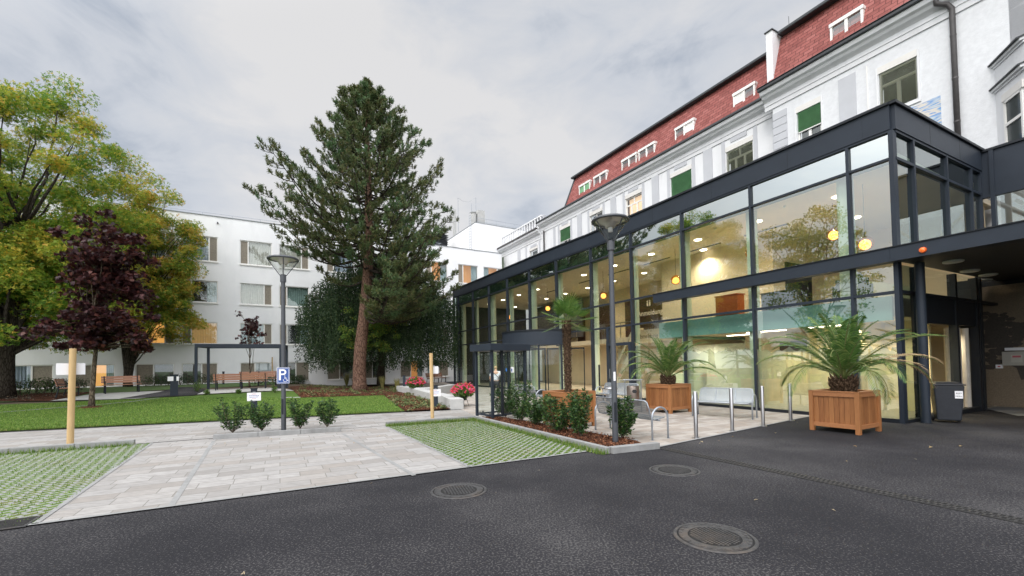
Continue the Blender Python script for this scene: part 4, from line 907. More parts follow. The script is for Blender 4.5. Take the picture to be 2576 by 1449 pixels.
for (a, b, z0, z1, ri, si) in wops:
    if ri > 0 and si == 12 and ri < 2: continue
    left = side.get((ri, si), 1 if flip(ri, si) else 0)      # 0: panel on the left
    pw = .58 if ri else 1.05
    t = .07; f_ = MB(); D_ = -.12
    for u_, v_ in ((a, a+t), (b-t, b)): FB.box(f_, u_, v_, D_, D_+.06, z0+t, z1-t)
    FB.box(f_, a, b, D_, D_+.06, z0, z0+t); FB.box(f_, a, b, D_, D_+.06, z1-t, z1)
    um = a+pw if left == 0 else b-pw; FB.box(f_, um-.045, um+.045, D_, D_+.065, z0+t, z1-t)
    w_ = wo('window', f_, WFRAME)
    s_ = MB(); FB.box(s_, a-.04, b+.04, -.1, .06, z0-.09, z0-.005); obj('sill', s_, WFRAME, w_, world=True)
    pa, pb = (a+t, um-.045) if left == 0 else (um+.045, b-t); ga, gb = (um+.045, b-t) if left == 0 else (a+t, um-.045)
    p_ = MB(); FB.box(p_, pa, pb, D_-.02, D_+.03, z0+t, z1-t); obj('etched_panel', p_, BRONZE, w_, world=True)
    p_ = MB(); FB.pane(p_, ga, gb, D_+.03, z0+t, z1-t); obj('pane', p_, WGLASS, w_, world=True)
    kind = cov.get((ri, si), ['curt', 'blue', 'dark', 'curt'][(ri+si*2) % 4]); cm, part = WIN_IN[kind]
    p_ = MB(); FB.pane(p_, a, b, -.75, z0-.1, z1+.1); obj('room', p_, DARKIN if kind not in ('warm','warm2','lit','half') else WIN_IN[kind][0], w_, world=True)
    if kind in ('curt','green','blue','sky','lit','blind','blinddark'):
        p_ = MB(); n = 40; V = []
        for i in range(n+1):
            u_ = a+(b-a)*i/n; o_ = -.24+(.03*sin(i*2.2) if kind not in ('blind','blinddark') else 0); V += [FB.P(u_, o_, z0+.02), FB.P(u_, o_, z1)]
        p_.add(V, [(2*i,2*i+2,2*i+3,2*i+1) for i in range(n)]); obj('curtain', p_, cm, w_, world=True)
    elif part:
        p_ = MB(); n = 12; V = []; u1_ = ga+(gb-ga)*.4 if left else gb; u0_ = ga if left else gb-(gb-ga)*.4
        for i in range(n+1): u_ = u0_+(u1_-u0_)*i/n; V += [FB.P(u_, -.24+.03*sin(i*2.2), z0+.02), FB.P(u_, -.24+.03*sin(i*2.2), z1)]
        p_.add(V, [(2*i,2*i+2,2*i+3,2*i+1) for i in range(n)]); obj('curtain', p_, CURTB, w_, world=True)
mb = MB(); mb.lathe([(.001,0),(.08,0),(.08,.02)], (0,0,0), 12); mb = MB(); mb.tube([FB.P(-2.45,.0,13.35), FB.P(-2.45,.12,13.35)], .06, 10); wo('roof_spout', mb, METAL_D)
# roof tower with ladder, flues
FT = Frame(FB.n, FB.d, 42.9)
u0 = FT.U(1196, 600); zt = VP(1195.5, 559.7, FT.n, FT.c).z
tw = thing('roof_tower', 'white stair tower with ladder and flues on the ward block roof', 'roof tower', (*FT.P(u0+4,-3,0).xy, 13.8))
def to(name, mb, m, **k): return obj(name, mb, m, tw, world=True, **k)
mb = MB(); FT.box(mb, u0, u0+9, -9, 0, 13.82, zt); to('wall', mb, WARD); mb = MB(); FT.box(mb, u0-.04, u0+9.04, -9.04, .04, zt+.002, zt+.05); to('roof_edge', mb, mat('zinc_cap'))
mb = MB()
for z in (.35, .75): mb.tube([FT.P(u0+.5,-.5,zt+z), FT.P(u0+9,-.5,zt+z)], .02, 5)
for i in range(8): mb.tube([FT.P(u0+.5+i*1.2,-.5,zt), FT.P(u0+.5+i*1.2,-.5,zt+.75)], .016, 5)
to('roof_railing', mb, GALV)
mb = MB(); fl = lambda o, z, dx=0: FT.P(u0-.15, o+dx, z)
for dx in (-.22, .22): mb.tube([FT.P(u0-.2, -.9+dx, 13.85), FT.P(u0-.2, -.9+dx, zt+1.0)], .025, 5)
for i in range(16): mb.tube([FT.P(u0-.2, -1.12, 14.1+i*.3), FT.P(u0-.2, -.68, 14.1+i*.3)], .018, 5)
to('ladder', mb, GALV)
for px, py, r_, h_ in ((1143,528,.16,3.2),(1191,548,.32,1.6),(1207,532,.42,1.9)):
    d_ = 1.2 if px > 1150 else 6; p = VP(px, py, FT.n, FT.c+d_); b_ = zt if px > 1150 else zt; mb = MB()
    if px == 1191: mb.lathe([(r_,0),(r_,h_*.8),(r_*.7,h_*.85),(r_*1.1,h_*.95),(.01,h_)], (p.x,p.y,b_), 14)
    else: mb.cbox((p.x,p.y,(b_+p.z)/2), r_*2, r_*2, p.z-b_, .5)
    to('flue', mb, CONCL)
mb = MB()
for i in range(6): mb.cbox((*FT.P(u0-1.9,-6,0).xy, zt-1.1+i*.2), 1.6, 1.6, .06, AB)
mb.cbox((*FT.P(u0-1.9,-6,0).xy, zt-1.9), 1.4, 1.4, 2.2, AB); to('air_unit', mb, METAL_D)
mb = MB(); tops = [VP(x, y, FT.n, FT.c+4) for x, y in ((1152,498),(1186,512),(1197,497))]
for p in tops: mb.tube([(p.x,p.y,zt), p], .022, 4)
a, b, c = tops; mb.tube([a, a.lerp(c,.3)-Vector((0,0,.45)), a.lerp(c,.6)-Vector((0,0,.5)), c], .012, 4); to('aerial', mb, GALV)

# ================================================================== TREES AND PLANTS
def unit(a): return a/np.maximum(np.linalg.norm(a, axis=-1, keepdims=True), 1e-9)
def leaves_mesh(C, size, name, m, parent, flat=.5, aspect=.6, lobes=1, dirs=None, world=True):
    """C (n,3) leaf centres; each leaf a folded diamond (or a few diamonds round one stalk point)"""
    n = len(C); size = np.broadcast_to(size, n)[:, None]
    nor = unit(NR.normal(size=(n,3))*np.array([1,1,1])+np.array([0,0,1])*flat*2.2)
    d = unit(np.cross(nor, NR.normal(size=(n,3)))) if dirs is None else unit(dirs+NR.normal(size=(n,3))*.35)
    s = unit(np.cross(d, nor)); V = []; F = []
    if lobes == 1:
        V = np.stack([C-d*size/2, C+s*size*aspect/2+d*size*.05, C+d*size/2-nor*size*.08, C-s*size*aspect/2+d*size*.05], 1).reshape(-1, 3); F = np.arange(4*n).reshape(-1, 4)
    else:
        base = C-d*size*.35; out_ = [base]; Fs = []; k = 1
        for a in np.linspace(-1.15, 1.15, lobes):
            dd = d*cos(a)+s*sin(a); ss = -d*sin(a)+s*cos(a); l = size*(1-.28*abs(a))
            out_ += [base+dd*l*.5+ss*l*.2, base+dd*l-nor*size*.1, base+dd*l*.5-ss*l*.2]; Fs.append([0, k, k+1, k+2]); k += 3
        V = np.stack(out_, 1).reshape(-1, 3); F = (np.arange(n)[:, None, None]*k+np.array(Fs)[None]).reshape(-1, 4)
    return npobj(name, V, F, m, parent, world=world)
def clumps(envs, n, shell=.55, mind=.0):
    P = []
    vol = [e[3]*e[4]*e[5] for e in envs]
    tries = 0
    while len(P) < n and tries < n*60:
        tries += 1; e = R.choices(envs, vol)[0]; v = Vector((R.gauss(0,1), R.gauss(0,1), R.gauss(0,1))).normalized()
        r = (shell+(1-shell)*R.random()) if R.random() < .75 else R.random()*shell
        p = Vector((e[0]+v.x*e[3]*r, e[1]+v.y*e[4]*r, e[2]+v.z*e[5]*r))
        if mind and any((p-q).length < mind for q in P): continue
        P.append(p)
    return P
def cloud(P, rad, per, flat=.6):
    out_ = []
    for p in P:
        k = int(per*R.uniform(.6, 1.3)); r = rad*R.uniform(.7, 1.3); v = unit(NR.normal(size=(k, 3)))*(NR.random((k,1))**.45)*r
        v[:, 2] *= flat; v[:, 2] -= .25*(v[:, 0]**2+v[:, 1]**2)/max(r, .1)
        out_.append(v+np.array(p))
    return np.concatenate(out_)
def limb(mb, a, b, r0, r1, bow=.12, n=6, seg=7):
    a = Vector(a); b = Vector(b); L_ = (b-a).length; off = Vector((R.uniform(-1,1), R.uniform(-1,1), R.uniform(.1,1)))*bow*L_
    pts = []; 
    for i in range(n+1):
        t = i/n; pts.append(a.lerp(b, t)+off*(4*t*(1-t))*.5+Vector((R.uniform(-1,1),R.uniform(-1,1),R.uniform(-1,1)))*.012*L_*(0<i<n))
    mb.tube(pts, [r0+(r1-r0)*(i/n)**.8 for i in range(n+1)], seg)
def broadleaf(name, label, cat, base, stems, envs, nclump, crad, per, lsize, lm, bm, group=None, lobes=1, trunk_r=.3, fork=.4, twig_frac=.6, shell=.55, mind=0, aspect=.62, lo=2):
    t = thing(name, label, cat, base, 0, group); P = clumps(envs, nclump, shell, mind); tm = MB(); bmx = MB(); tops = []
    for (dx, dy, h, r) in stems:
        top = Vector(base)+Vector((dx, dy, h)); n = 8; pts = []
        for i in range(n+1):
            s_ = i/n; pts.append(Vector(base)+Vector((dx*s_**1.3+R.uniform(-.03,.03)*(i>0), dy*s_**1.3, -.1+(h+.1)*s_)))
        tm.tube(pts, [r*(1.35 if i == 0 else 1)*(1-.6*i/n) for i in range(n+1)], 12); tops.append((pts, r))
    obj('trunk', tm, bm, t, world=True, smooth=True)
    for i, p in enumerate(P):
        if R.random() > twig_frac: continue
        pts, r = min(tops, key=lambda q: min((Vector((x.x,x.y,0))-Vector((p.x,p.y,0))).length for x in q[0]))
        cand = [q for q in pts[lo:] if q.z < p.z+.4] or pts[lo:lo+1]; a = cand[-1] if R.random() < .5 else R.choice(cand)
        limb(bmx, a, p, r*.28, .012, .14)
    obj('branches', bmx, bm, t, world=True, smooth=True)
    leaves_mesh(cloud(P, crad, per), NR.uniform(lsize*.7, lsize*1.25, 1)[0]*1.0 if False else lsize, 'crown', lm, t, lobes=lobes, aspect=aspect)
    return t
MAPLE = mk_leaf('maple_leaf', [(0, (.07,.16,.022)), (.35, (.13,.26,.03)), (.7, (.25,.36,.045)), (.93, (.44,.40,.05)), (1, (.6,.38,.05))], clump=[(0, (.22,.32,.04)), (.5, (.48,.46,.06)), (.85, (.66,.46,.06)), (1, (.55,.27,.05))], cs=.28)
MAPLE2 = mk_leaf('autumn_leaf', [(0, (.07,.15,.022)), (.35, (.15,.27,.035)), (.7, (.30,.36,.05)), (.9, (.5,.38,.05)), (1, (.6,.30,.06))], transl=.42, clump=[(0, (.35,.34,.05)), (.5, (.58,.44,.06)), (.85, (.66,.36,.06)), (1, (.5,.2,.06))], cs=.5)
PURPLE = mk_leaf('purple_leaf', [(0, (.022,.009,.012)), (.5, (.048,.016,.019)), (.85, (.09,.028,.026)), (1, (.15,.05,.035))], rough=.45, transl=.2)
BEECH = mk_leaf('beech_leaf', [(0, (.018,.042,.018)), (.5, (.035,.068,.028)), (.9, (.06,.10,.04)), (1, (.11,.14,.055))], rough=.6, transl=.2)
LIMEL = mk_leaf('young_leaf', [(0, (.07,.14,.03)), (.6, (.13,.24,.045)), (.9, (.25,.30,.05)), (1, (.42,.28,.03))], transl=.4)
LAUREL = mk_leaf('laurel_leaf', [(0, (.018,.05,.016)), (.5, (.035,.085,.024)), (.85, (.075,.14,.035)), (1, (.14,.2,.05))], rough=.35, transl=.25)
NEEDLE = mk_leaf('pine_needle', [(0, (.055,.068,.022)), (.5, (.095,.122,.042)), (.85, (.14,.17,.062)), (1, (.24,.165,.08))], rough=.5, transl=.22, clump=[(0, (.05,.11,.045)), (.8, (.10,.20,.085)), (1, (.16,.18,.075))], cs=.5)
BARKD = mk_bark('dark_bark', (.05,.042,.034), (.085,.072,.058), .2, 16); BARKP = mk_bark('pine_bark', (.15,.08,.055), (.25,.165,.125), .3, 11); BARKG = mk_bark('young_bark', (.13,.10,.075), (.20,.165,.125), .3, 12)

p = GH(8, 1004)
broadleaf('maple_tree', 'large green and yellow autumn maple filling the left edge', 'tree', (p.x, p.y, p.z), [(.5,.3,8.5,.36),(-1.8,1,8,.26)],
    [(-27.9,22.8,10.6,7.5,5.6,7.7),(-25,22,6.0,5.2,4,3.6),(-24.2,21.0,4.4,3.2,3,1.6)], 360, 1.0, 430, .16, MAPLE, BARKD, lobes=3, shell=.66, twig_frac=.36)
p = GH(322, 974)
broadleaf('maple_tree', 'multi stemmed green and golden maple behind the wooden bench', 'tree', (p.x, p.y, p.z), [(-.9,.2,5.5,.19),(-.35,0,7,.23),(.3,.1,7,.22),(1.1,.3,6,.17)],
    [(p.x+1.0,p.y,9.4,4.0,3.6,6.2),(p.x+2.3,p.y-.4,6.9,2.8,2.8,3.6)], 220, .80, 310, .155, MAPLE2, BARKD, lobes=3, shell=.55, twig_frac=.55)
for x, y, lb in ((-29, 12.5, 'broad green tree beyond the left edge of the yard, mirrored in the hall glass'), (-27, 1.0, 'tall green tree beside the road left of the camera, mirrored in the hall glass')):
    broadleaf('maple_tree', lb, 'tree', (x, y, 0), [(.3,.2,8,.4)], [(x,y,10.2,5.6,5.6,6.6)], 130, 1.1, 110, .26, MAPLE, BARKD, lobes=1, twig_frac=.4)
p = GH(230, 1027)
broadleaf('purple_maple', 'dark purple leaved young maple standing in the front lawn', 'tree', (p.x, p.y, p.z), [(.35,.1,4.9,.10)],
    [(p.x+.55,p.y,5.7,1.75,1.7,2.7),(p.x+.3,p.y,3.5,2.2,1.8,1.2),(p.x-2.0,p.y-.2,3.4,1.3,.9,.4),(p.x+2.0,p.y,2.9,1.2,.9,.4)], 150, .42, 70, .16, PURPLE, BARKG, lobes=5, shell=.35, twig_frac=.7, lo=4)
mb = MB(); mb.lathe([(.45,0),(.3,.05),(.02,.06)], (p.x,p.y,H(p.x,p.y)+.03), 20); struct('mulch_ring', mb, MULCH)
p = GH(628, 975)
broadleaf('purple_maple', 'slender sparse purple maple behind the dark metal pergola', 'tree', (p.x, p.y, p.z), [(.1,0,3.6,.045)], [(p.x+.2,p.y,4.3,1.05,.9,1.3),(p.x+.2,p.y,2.9,.35,.3,.4)], 34, .30, 17, .15, PURPLE, BARKG, lobes=5, shell=.3, twig_frac=1)
p = GH(958, 958)
broadleaf('lime_green_tree', 'small yellow green tree between the pine trunk and the weeping tree', 'tree', (p.x, p.y, p.z), [(.1,0,3.5,.08)], [(-9.9,31.6,4.7,2.6,1.1,2.1),(-11.5,31.8,3.9,1.3,1,1.4)], 70, .5, 100, .13, LIMEL, BARKG, lobes=1, shell=.3)
# black pine
def pine():
    b = Vector((-10.35, 29.6, H(-10.35, 29.6))); bx, by = b.x, b.y; t = thing('black_pine', 'tall black pine with reddish bark rising from the bark mulch bed', 'pine tree', (bx, by, b.z))
    trunk = [(0,0,-.2),(.02,0,.5),(.0,0,1.5),(.1,0,3),(.35,0,5),(.6,.1,8),(.7,.1,12),(.7,0,16),(.65,0,19),(.65,0,21.3)]; rr = [.62,.46,.42,.40,.36,.33,.27,.18,.09,.02]
    tm = MB(); tm.tube([Vector((bx,by,b.z))+Vector(q) for q in trunk], rr, 18); obj('trunk', tm, BARKP, t, world=True, smooth=True)
    def tp(z):
        for (x0,y0,z0),(x1,y1,z1) in zip(trunk, trunk[1:]):
            if z0 <= z <= z1: k = (z-z0)/(z1-z0); return Vector((bx+x0+(x1-x0)*k, by+y0+(y1-y0)*k, b.z+z))
        return Vector((bx,by,b.z+z))
    prof = [(5.0,4.8),(6.2,5.7),(7.5,6.0),(9,5.6),(10.5,5.1),(12,4.7),(14,4.1),(15.5,3.4),(17,2.6),(18.5,1.7),(19.8,.8),(21,.15)]
    def reach(z, side):
        for (z0,l0),(z1,l1) in zip(prof, prof[1:]):
            if z0 <= z <= z1:
                l = l0+(l1-l0)*(z-z0)/(z1-z0); break
        else: l = .4
        if side < -.3:    # the side away from the hall: long boughs in the middle, bare below
            if 9.0 < z < 13.5: l *= 1.26
            elif z < 8: l *= .62
            elif z > 15: l *= .95
        return l
    bm_ = MB(); tips = []; dirs = []
    z = 5.2; ga = 0
    while z < 20.9:
        nb = 9 if z < 10 else (7 if z < 15 else 6); ga += R.uniform(.3, 1.2)
        for j in range(nb):
            az = ga+j*2*pi/nb+R.uniform(-.3,.3); c, s = cos(az), sin(az); zz = z+R.uniform(-.22,.22)
            if zz < 6.6 and c < .1: continue
            if zz < 7.4 and s < -.35 and c < .3: continue
            if (zz < 9 and c < -.1 and R.random() < .5): continue
            l = reach(zz, c)*R.choice([.66,.82,.92,1.0,1.06])*R.uniform(.94,1.05); a = tp(zz); rise = -.14+.062*(zz-5)
            pts = []; n = 10
            for i in range(n+1):
                u = i/n; pts.append(a+Vector((c*l*u, s*l*u, l*(rise*u*.7-.16*sin(pi*u)+.20*u*u))))
            bm_.tube(pts, [.085*(l/6)*(1-u/n)+.016 for u in range(n+1)], 6)
            for i in range(3, n+1):
                u = i/n
                for sgn in ((-1, 1) if i < n else (-1, 0, 1)):
                    if R.random() < .12: continue
                    sl_ = l*.34*(1.2-u*.85)*R.uniform(.7,1.2); av = az+sgn*R.uniform(.45,.95); st = pts[i]; en = st+Vector((cos(av)*sl_, sin(av)*sl_, sl_*R.uniform(.12,.4)))
                    bm_.tube([st, st.lerp(en,.5)-Vector((0,0,.05)), en], [.022,.016,.008], 4, cap=False); m_ = max(2, int(sl_/.21))
                    for k in range(m_):
                        f = (k+1)/m_
                        if f < .3 and m_ > 2: continue
                        for _ in range(2 if f > .8 else 1):
                            pt = st.lerp(en, f)+Vector((R.uniform(-.12,.12),R.uniform(-.12,.12),R.uniform(0,.10)))
                            tips.append(pt); dv = (en-st).normalized()*.5+Vector((R.uniform(-.2,.2),R.uniform(-.2,.2),1.0)); dirs.append(dv.normalized())
        z += .66 if z < 9 else (.72 if z < 15 else .60)
    for _ in range(60): zz = R.uniform(19.5,21.3); tips.append(tp(min(zz,21.2))+Vector((R.uniform(-.16,.16),R.uniform(-.16,.16),0))); dirs.append(Vector((0,0,1)))
    obj('branches', bm_, BARKD, t, world=True)
    T = np.array([tuple(q) for q in tips]); D = np.array([tuple(q) for q in dirs]); n = len(T); K = 26
    # bottle-brush tuft: needles spread round an upturned shoot
    sh = NR.random((n, K, 1)); nd = unit(NR.normal(size=(n, K, 3))*.62+D[:, None, :]*.75); ln = NR.uniform(.12,.21,(n, K, 1))
    st = T[:, None, :]+D[:, None, :]*(sh*.30-.08); sd_ = unit(np.cross(nd, NR.normal(size=(n,K,3))))*.019
    V = np.stack([st-sd_, st+sd_, st+nd*ln+sd_*.5, st+nd*ln-sd_*.5], 2).reshape(-1, 3)
    npobj('crown', V, np.arange(len(V)).reshape(-1, 4), NEEDLE, t, world=True); return len(tips)
pine()
# weeping beech
def weeping():
    cx, cy = -10.9, 36.2; b0 = H(cx, cy); t = thing('weeping_beech', 'dark green weeping beech with hanging curtains of leaves behind the pine', 'tree', (cx, cy, b0))
    tm = MB(); tm.tube([(cx,cy,b0-.1),(cx+.1,cy,3),(cx,cy,6),(cx,cy,9.5)], [.35,.28,.2,.06], 12); obj('trunk', tm, BARKD, t, world=True, smooth=True)
    bm_ = MB(); P = []; Dd = []
    for i in range(1050):
        a = R.uniform(0, 2*pi); rr = sqrt(R.random()); rx = 6.7*rr; ry = 4.6*rr; top = b0+10.6-4.6*rr**2.2+R.uniform(-.5,.4)
        x, y = cx+cos(a)*rx, cy+sin(a)*ry; low = b0+R.choice([1.35,1.5,1.9,2.4,3.2,4.6])+R.uniform(-.2,.5)
        if cos(a) < -.75 and rr > .8: low += R.uniform(0,2.5)
        if rr < .5: low += 1.5
        if i % 9 == 0: limb(bm_, (cx+R.uniform(-.1,.1),cy,b0+R.uniform(3.5,8)), (x,y,top), .07, .02, .2)
        wob = R.uniform(0,6); zz = top; k = 0
        while zz > low:
            w_ = .22*(1-(zz-low)/max(top-low,.1)*.6)
            for _ in range(3):
                P.append((x+sin(zz*1.1+wob)*.10+R.uniform(-w_,w_), y+cos(zz*.9+wob)*.10+R.uniform(-w_,w_), zz+R.uniform(-.08,.08)))
            zz -= .125
    obj('branches', bm_, BARKD, t, world=True, smooth=True)
    P = np.array(P); d = np.tile(np.array([[0,0,-1.0]]), (len(P),1))+NR.normal(size=(len(P),3))*.45
    leaves_mesh(P, .145, 'crown', BEECH, t, flat=.0, aspect=.55, dirs=d)
weeping()

def shrub(x, y, h, w_, label, seed, group, z=.05, nl=620, m=LAUREL, ls=.085, name='laurel_shrub'):
    rr = random.Random(seed); t = thing(name, label, 'shrub', (x, y, z), 0, group); sm = MB(); P = []; D_ = []
    ns = max(6, int(9*w_/.5))
    for i in range(ns):
        a = rr.uniform(0, 2*pi); r = w_*.5*sqrt(rr.random()); hh = h*rr.uniform(.55, 1.0)*(1-.35*(r/(w_*.5))**2); pts = []
        for k in range(6): s_ = k/5; pts.append(Vector((cos(a)*r*s_**.7, sin(a)*r*s_**.7, hh*s_)))
        sm.tube(pts, [.008*(1-.7*k/5) for k in range(6)], 5, cap=False)
        for k in range(int(nl/ns)):
            s_ = .12+.88*rr.random()**.8; p_ = Vector((cos(a)*r*s_**.7, sin(a)*r*s_**.7, hh*s_)); b_ = rr.uniform(0, 2*pi); q = rr.uniform(.02,.11)*(1.25-s_*.6)
            P.append((p_.x+cos(b_)*q, p_.y+sin(b_)*q, p_.z+rr.uniform(-.02,.04))); D_.append((cos(b_), sin(b_), rr.uniform(-.3,.7)))
    obj('stems', sm, BARKG, t); leaves_mesh(np.array(P), NR.uniform(.75,1.2,len(P))*ls, 'foliage', m, t, flat=.3, aspect=.36, dirs=np.array(D_), world=False)
    return t
shr = [((585,1093),.82,.66,'wide laurel shrub farthest from the parking lamp post, by the kerb end'), ((659,1088),.74,.5,'narrow laurel shrub in front of the info post with the paper notice'),
       ((755,1083),.74,.55,'sparse laurel shrub just right of the parking lamp post'), ((823,1078),.82,.48,'slim laurel shrub at the right end of the short kerb')]
for i, ((px, py), h, w_, lb) in enumerate(shr): p = G(px, py); shrub(p.x, p.y, h*1.34, w_*1.3, lb, 20+i, 'laurel shrubs along the short kerb', nl=1150)
shr = [((1272,1052),.86,.55,'laurel shrub touching the glass wind shelter'), ((1313,1064),.92,.5,'laurel shrub second from the glass wind shelter'), ((1352,1076),.78,.5,'low laurel shrub in front of the fan palm planter corner'),
       ((1403,1092),.80,.50,'laurel shrub hiding the near corner of the fan palm planter'), ((1462,1104),.88,.46,'upright laurel shrub right of the fan palm planter'), ((1566,1108),.76,.46,'laurel shrub behind the second lamp post')]
for i, ((px, py), h, w_, lb) in enumerate(shr): p = G(px, py); shrub(p.x, p.y, h*1.36, w_*1.55, lb, 40+i, 'laurel shrubs in the mulch strip', nl=1900)
# hedge clumps by the ward wall
hed = [((30,1000),(130,990),.95,'dark hedge below the leftmost ground floor window'), ((128,985),(205,982),.8,'loose green hedge left of the side facing bench'), ((370,972),(440,970),.85,'dark hedge between the long bench and the info post'),
       ((455,970),(540,968),.9,'dark hedge seen through the left side of the pergola'), ((640,968),(700,967),.85,'loose hedge right of the pergola post box'), ((725,966),(775,965),.8,'dark hedge below the dark window right of the parking sign'),
       ((790,962),(860,960),.7,'low hedge left of the pine trunk by the wall'), ((1068,955),(1090,952),.9,'small hedge clump between the two far benches'), ((1110,952),(1140,950),.9,'hedge beside the far end of the glass hall')]
for i, ((ax, ay), (bx, by), h, lb) in enumerate(hed):
    a = GH(ax, ay); b = GH(bx, by); n = 3+int((b-a).length/.6); t = thing('hedge', lb, 'hedge', (a.x, a.y, a.z), 0, 'hedge clumps along the ward wall'); P = []
    for k in range(n):
        c = a.lerp(b, k/(n-1)); v = unit(NR.normal(size=(230,3)))*(NR.random((230,1))**.4)*np.array([.5,.45,.5*h]); P.append(v+np.array([c.x,c.y,c.z+h*.5]))
    P = np.concatenate(P); leaves_mesh(P, .09, 'foliage', BEECH if i % 2 else LAUREL, t, flat=.3, aspect=.5); sm = MB()
    for k in range(n): c = a.lerp(b, k/(n-1)); [sm.tube([(c.x,c.y,c.z),(c.x+R.uniform(-.3,.3),c.y+R.uniform(-.3,.3),c.z+h*.8)], .012, 5) for _ in range(4)]
    obj('stems', sm, BARKG, t, world=True)
# ornamental grasses
STRAW = mk_leaf('straw_grass', [(0, (.16,.16,.05)), (.5, (.28,.27,.09)), (1, (.42,.33,.16))], transl=.3)
for i, (px, py, h, lb) in enumerate(((872,972,1.15,'tall straw coloured grass clump left of the pine trunk'), (893,975,.9,'short grass tuft touching the left foot of the pine'), (962,980,.95,'pale yellow grass clump right of the pine trunk'), (1000,985,.85,'leaning yellow grass clump beside the dark info post'), (846,968,.8,'thin feathery grass left of the pine bed centre'))):
    p = GH(px, py); t = thing('ornamental_grass', lb, 'grass clump', (p.x,p.y,p.z+.05), 0, 'ornamental grasses in the mulch bed'); n = 110; a = NR.uniform(0,2*pi,n); l = NR.uniform(.05,.38,n)*h; hh = NR.uniform(.6,1,n)*h; wd = .016
    b0 = np.stack([np.cos(a)*.06, np.sin(a)*.06, np.zeros(n)],1); tp_ = np.stack([np.cos(a)*l, np.sin(a)*l, hh],1); md = (b0+tp_)/2+np.array([0,0,.12])*h; s = np.stack([-np.sin(a), np.cos(a), np.zeros(n)],1)*wd
    V = np.stack([b0-s,b0+s,md+s,md-s, md-s,md+s,tp_+s*.2,tp_-s*.2],1).reshape(-1,3); npobj('blades', V, np.arange(8*n).reshape(-1,4), STRAW, t)
# ground cover on the mulch
gc = []; 
for _ in range(3000):
    x = R.uniform(-17, -2); y = R.uniform(15.5, 34)
    if inpoly((x, y), mulch_poly) and R.random() < .25+.5*(y < 22): gc.append((x, y))
gc = gc[:210]; P = []
for x, y in gc: k = R.randint(14, 46); r = R.uniform(.08,.24); v = NR.normal(size=(k,3))*np.array([r*.6,r*.6,.035]); P.append(v+np.array([x,y,H(x,y)+.12]))
GCM = mk_leaf('cover_leaf', [(0, (.05,.09,.03)), (.5, (.13,.19,.07)), (.8, (.22,.24,.09)), (1, (.33,.22,.13))], transl=.3)
o = leaves_mesh(np.concatenate(P), .075, 'ground_cover', GCM, None, flat=.9, aspect=.7); tag(o, 'low green perennials dotted over the bark mulch bed', 'ground cover', kind='stuff')
P = []
for _ in range(60):
    x = R.uniform(-36,-20); y = R.uniform(17, 26)
    if inpoly((x, y), [g2(0,1019,.2), gh2(140,1011), gh2(240,988), gh2(0,992), (-36,20)]): v = NR.normal(size=(40,3))*np.array([.25,.25,.06]); P.append(v+np.array([x,y,H(x,y)+.14]))
o = leaves_mesh(np.concatenate(P), .08, 'ground_cover', mk_leaf('grey_cover', [(0,(.09,.08,.06)),(.6,(.16,.14,.11)),(1,(.28,.19,.12))]), None, flat=.7); tag(o, 'greyish low plants in the bed under the left maple', 'ground cover', kind='stuff')
# bark chips on the near strip
sp = [tuple(SA+Vector((.12,.1))), tuple(SB+Vector((.0,.14))), tuple(SE+Vector((-.3,.14))), g2(1596,1112), g2(1250,1052)]
P = []
while len(P) < 3800:
    x = R.uniform(-1.3,3); y = R.uniform(8,13.8)
    if inpoly((x,y), sp): P.append((x,y,.058+R.uniform(0,.03)))
CHIP = mk_leaf('bark_chip', [(0,(.03,.012,.008)),(.45,(.10,.036,.018)),(.8,(.20,.075,.035)),(1,(.34,.18,.10))], .9, .0)
o = leaves_mesh(np.array(P), NR.uniform(.02,.07,len(P)), 'bark_chips', CHIP, None, flat=.45, aspect=.4); tag(o, 'reddish bark chips covering the planting strip', 'bark mulch', kind='stuff')
P = []; zone = [g2(1018,1037.6), g2(1130,1032), g2(1135,1012,.3), g2(1030,985,.2), gh2(965,1000)]
while len(P) < 5200:
    x = R.uniform(-14,-2); y = R.uniform(15,25)
    if inpoly((x,y), mulch_poly): P.append((x,y,H(x,y)+.075))
o = leaves_mesh(np.array(P), NR.uniform(.04,.10,len(P)), 'bark_chips', CHIP, None, flat=.45, aspect=.4); tag(o, 'reddish bark chips covering the pine bed', 'bark mulch', kind='stuff')
# fallen leaves
P = []
for _ in range(46): P.append((R.uniform(-3,13), R.uniform(3.2,12.5), .02))
for _ in range(60): x, y = R.uniform(-22,-4), R.uniform(13,24); P.append((x, y, H(x,y)+.07))
for _ in range(40): x = R.uniform(-11,1); P.append((x, 9+(x+10)*.4+R.uniform(-2.5,2.5), .03))
P = [q for q in P if not (q[2] < .05 and Vector((q[0],q[1])).dot(N2) > C2-.1)]
o = leaves_mesh(np.array(P), NR.uniform(.02,.05,len(P)), 'fallen_leaves', mk_leaf('dry_leaf', [(0,(.35,.20,.05)),(.6,(.5,.36,.15)),(1,(.55,.45,.3))]), None, flat=1.5, lobes=3); tag(o, 'scattered yellow and brown fallen leaves on the ground', 'fallen leaves', kind='stuff')

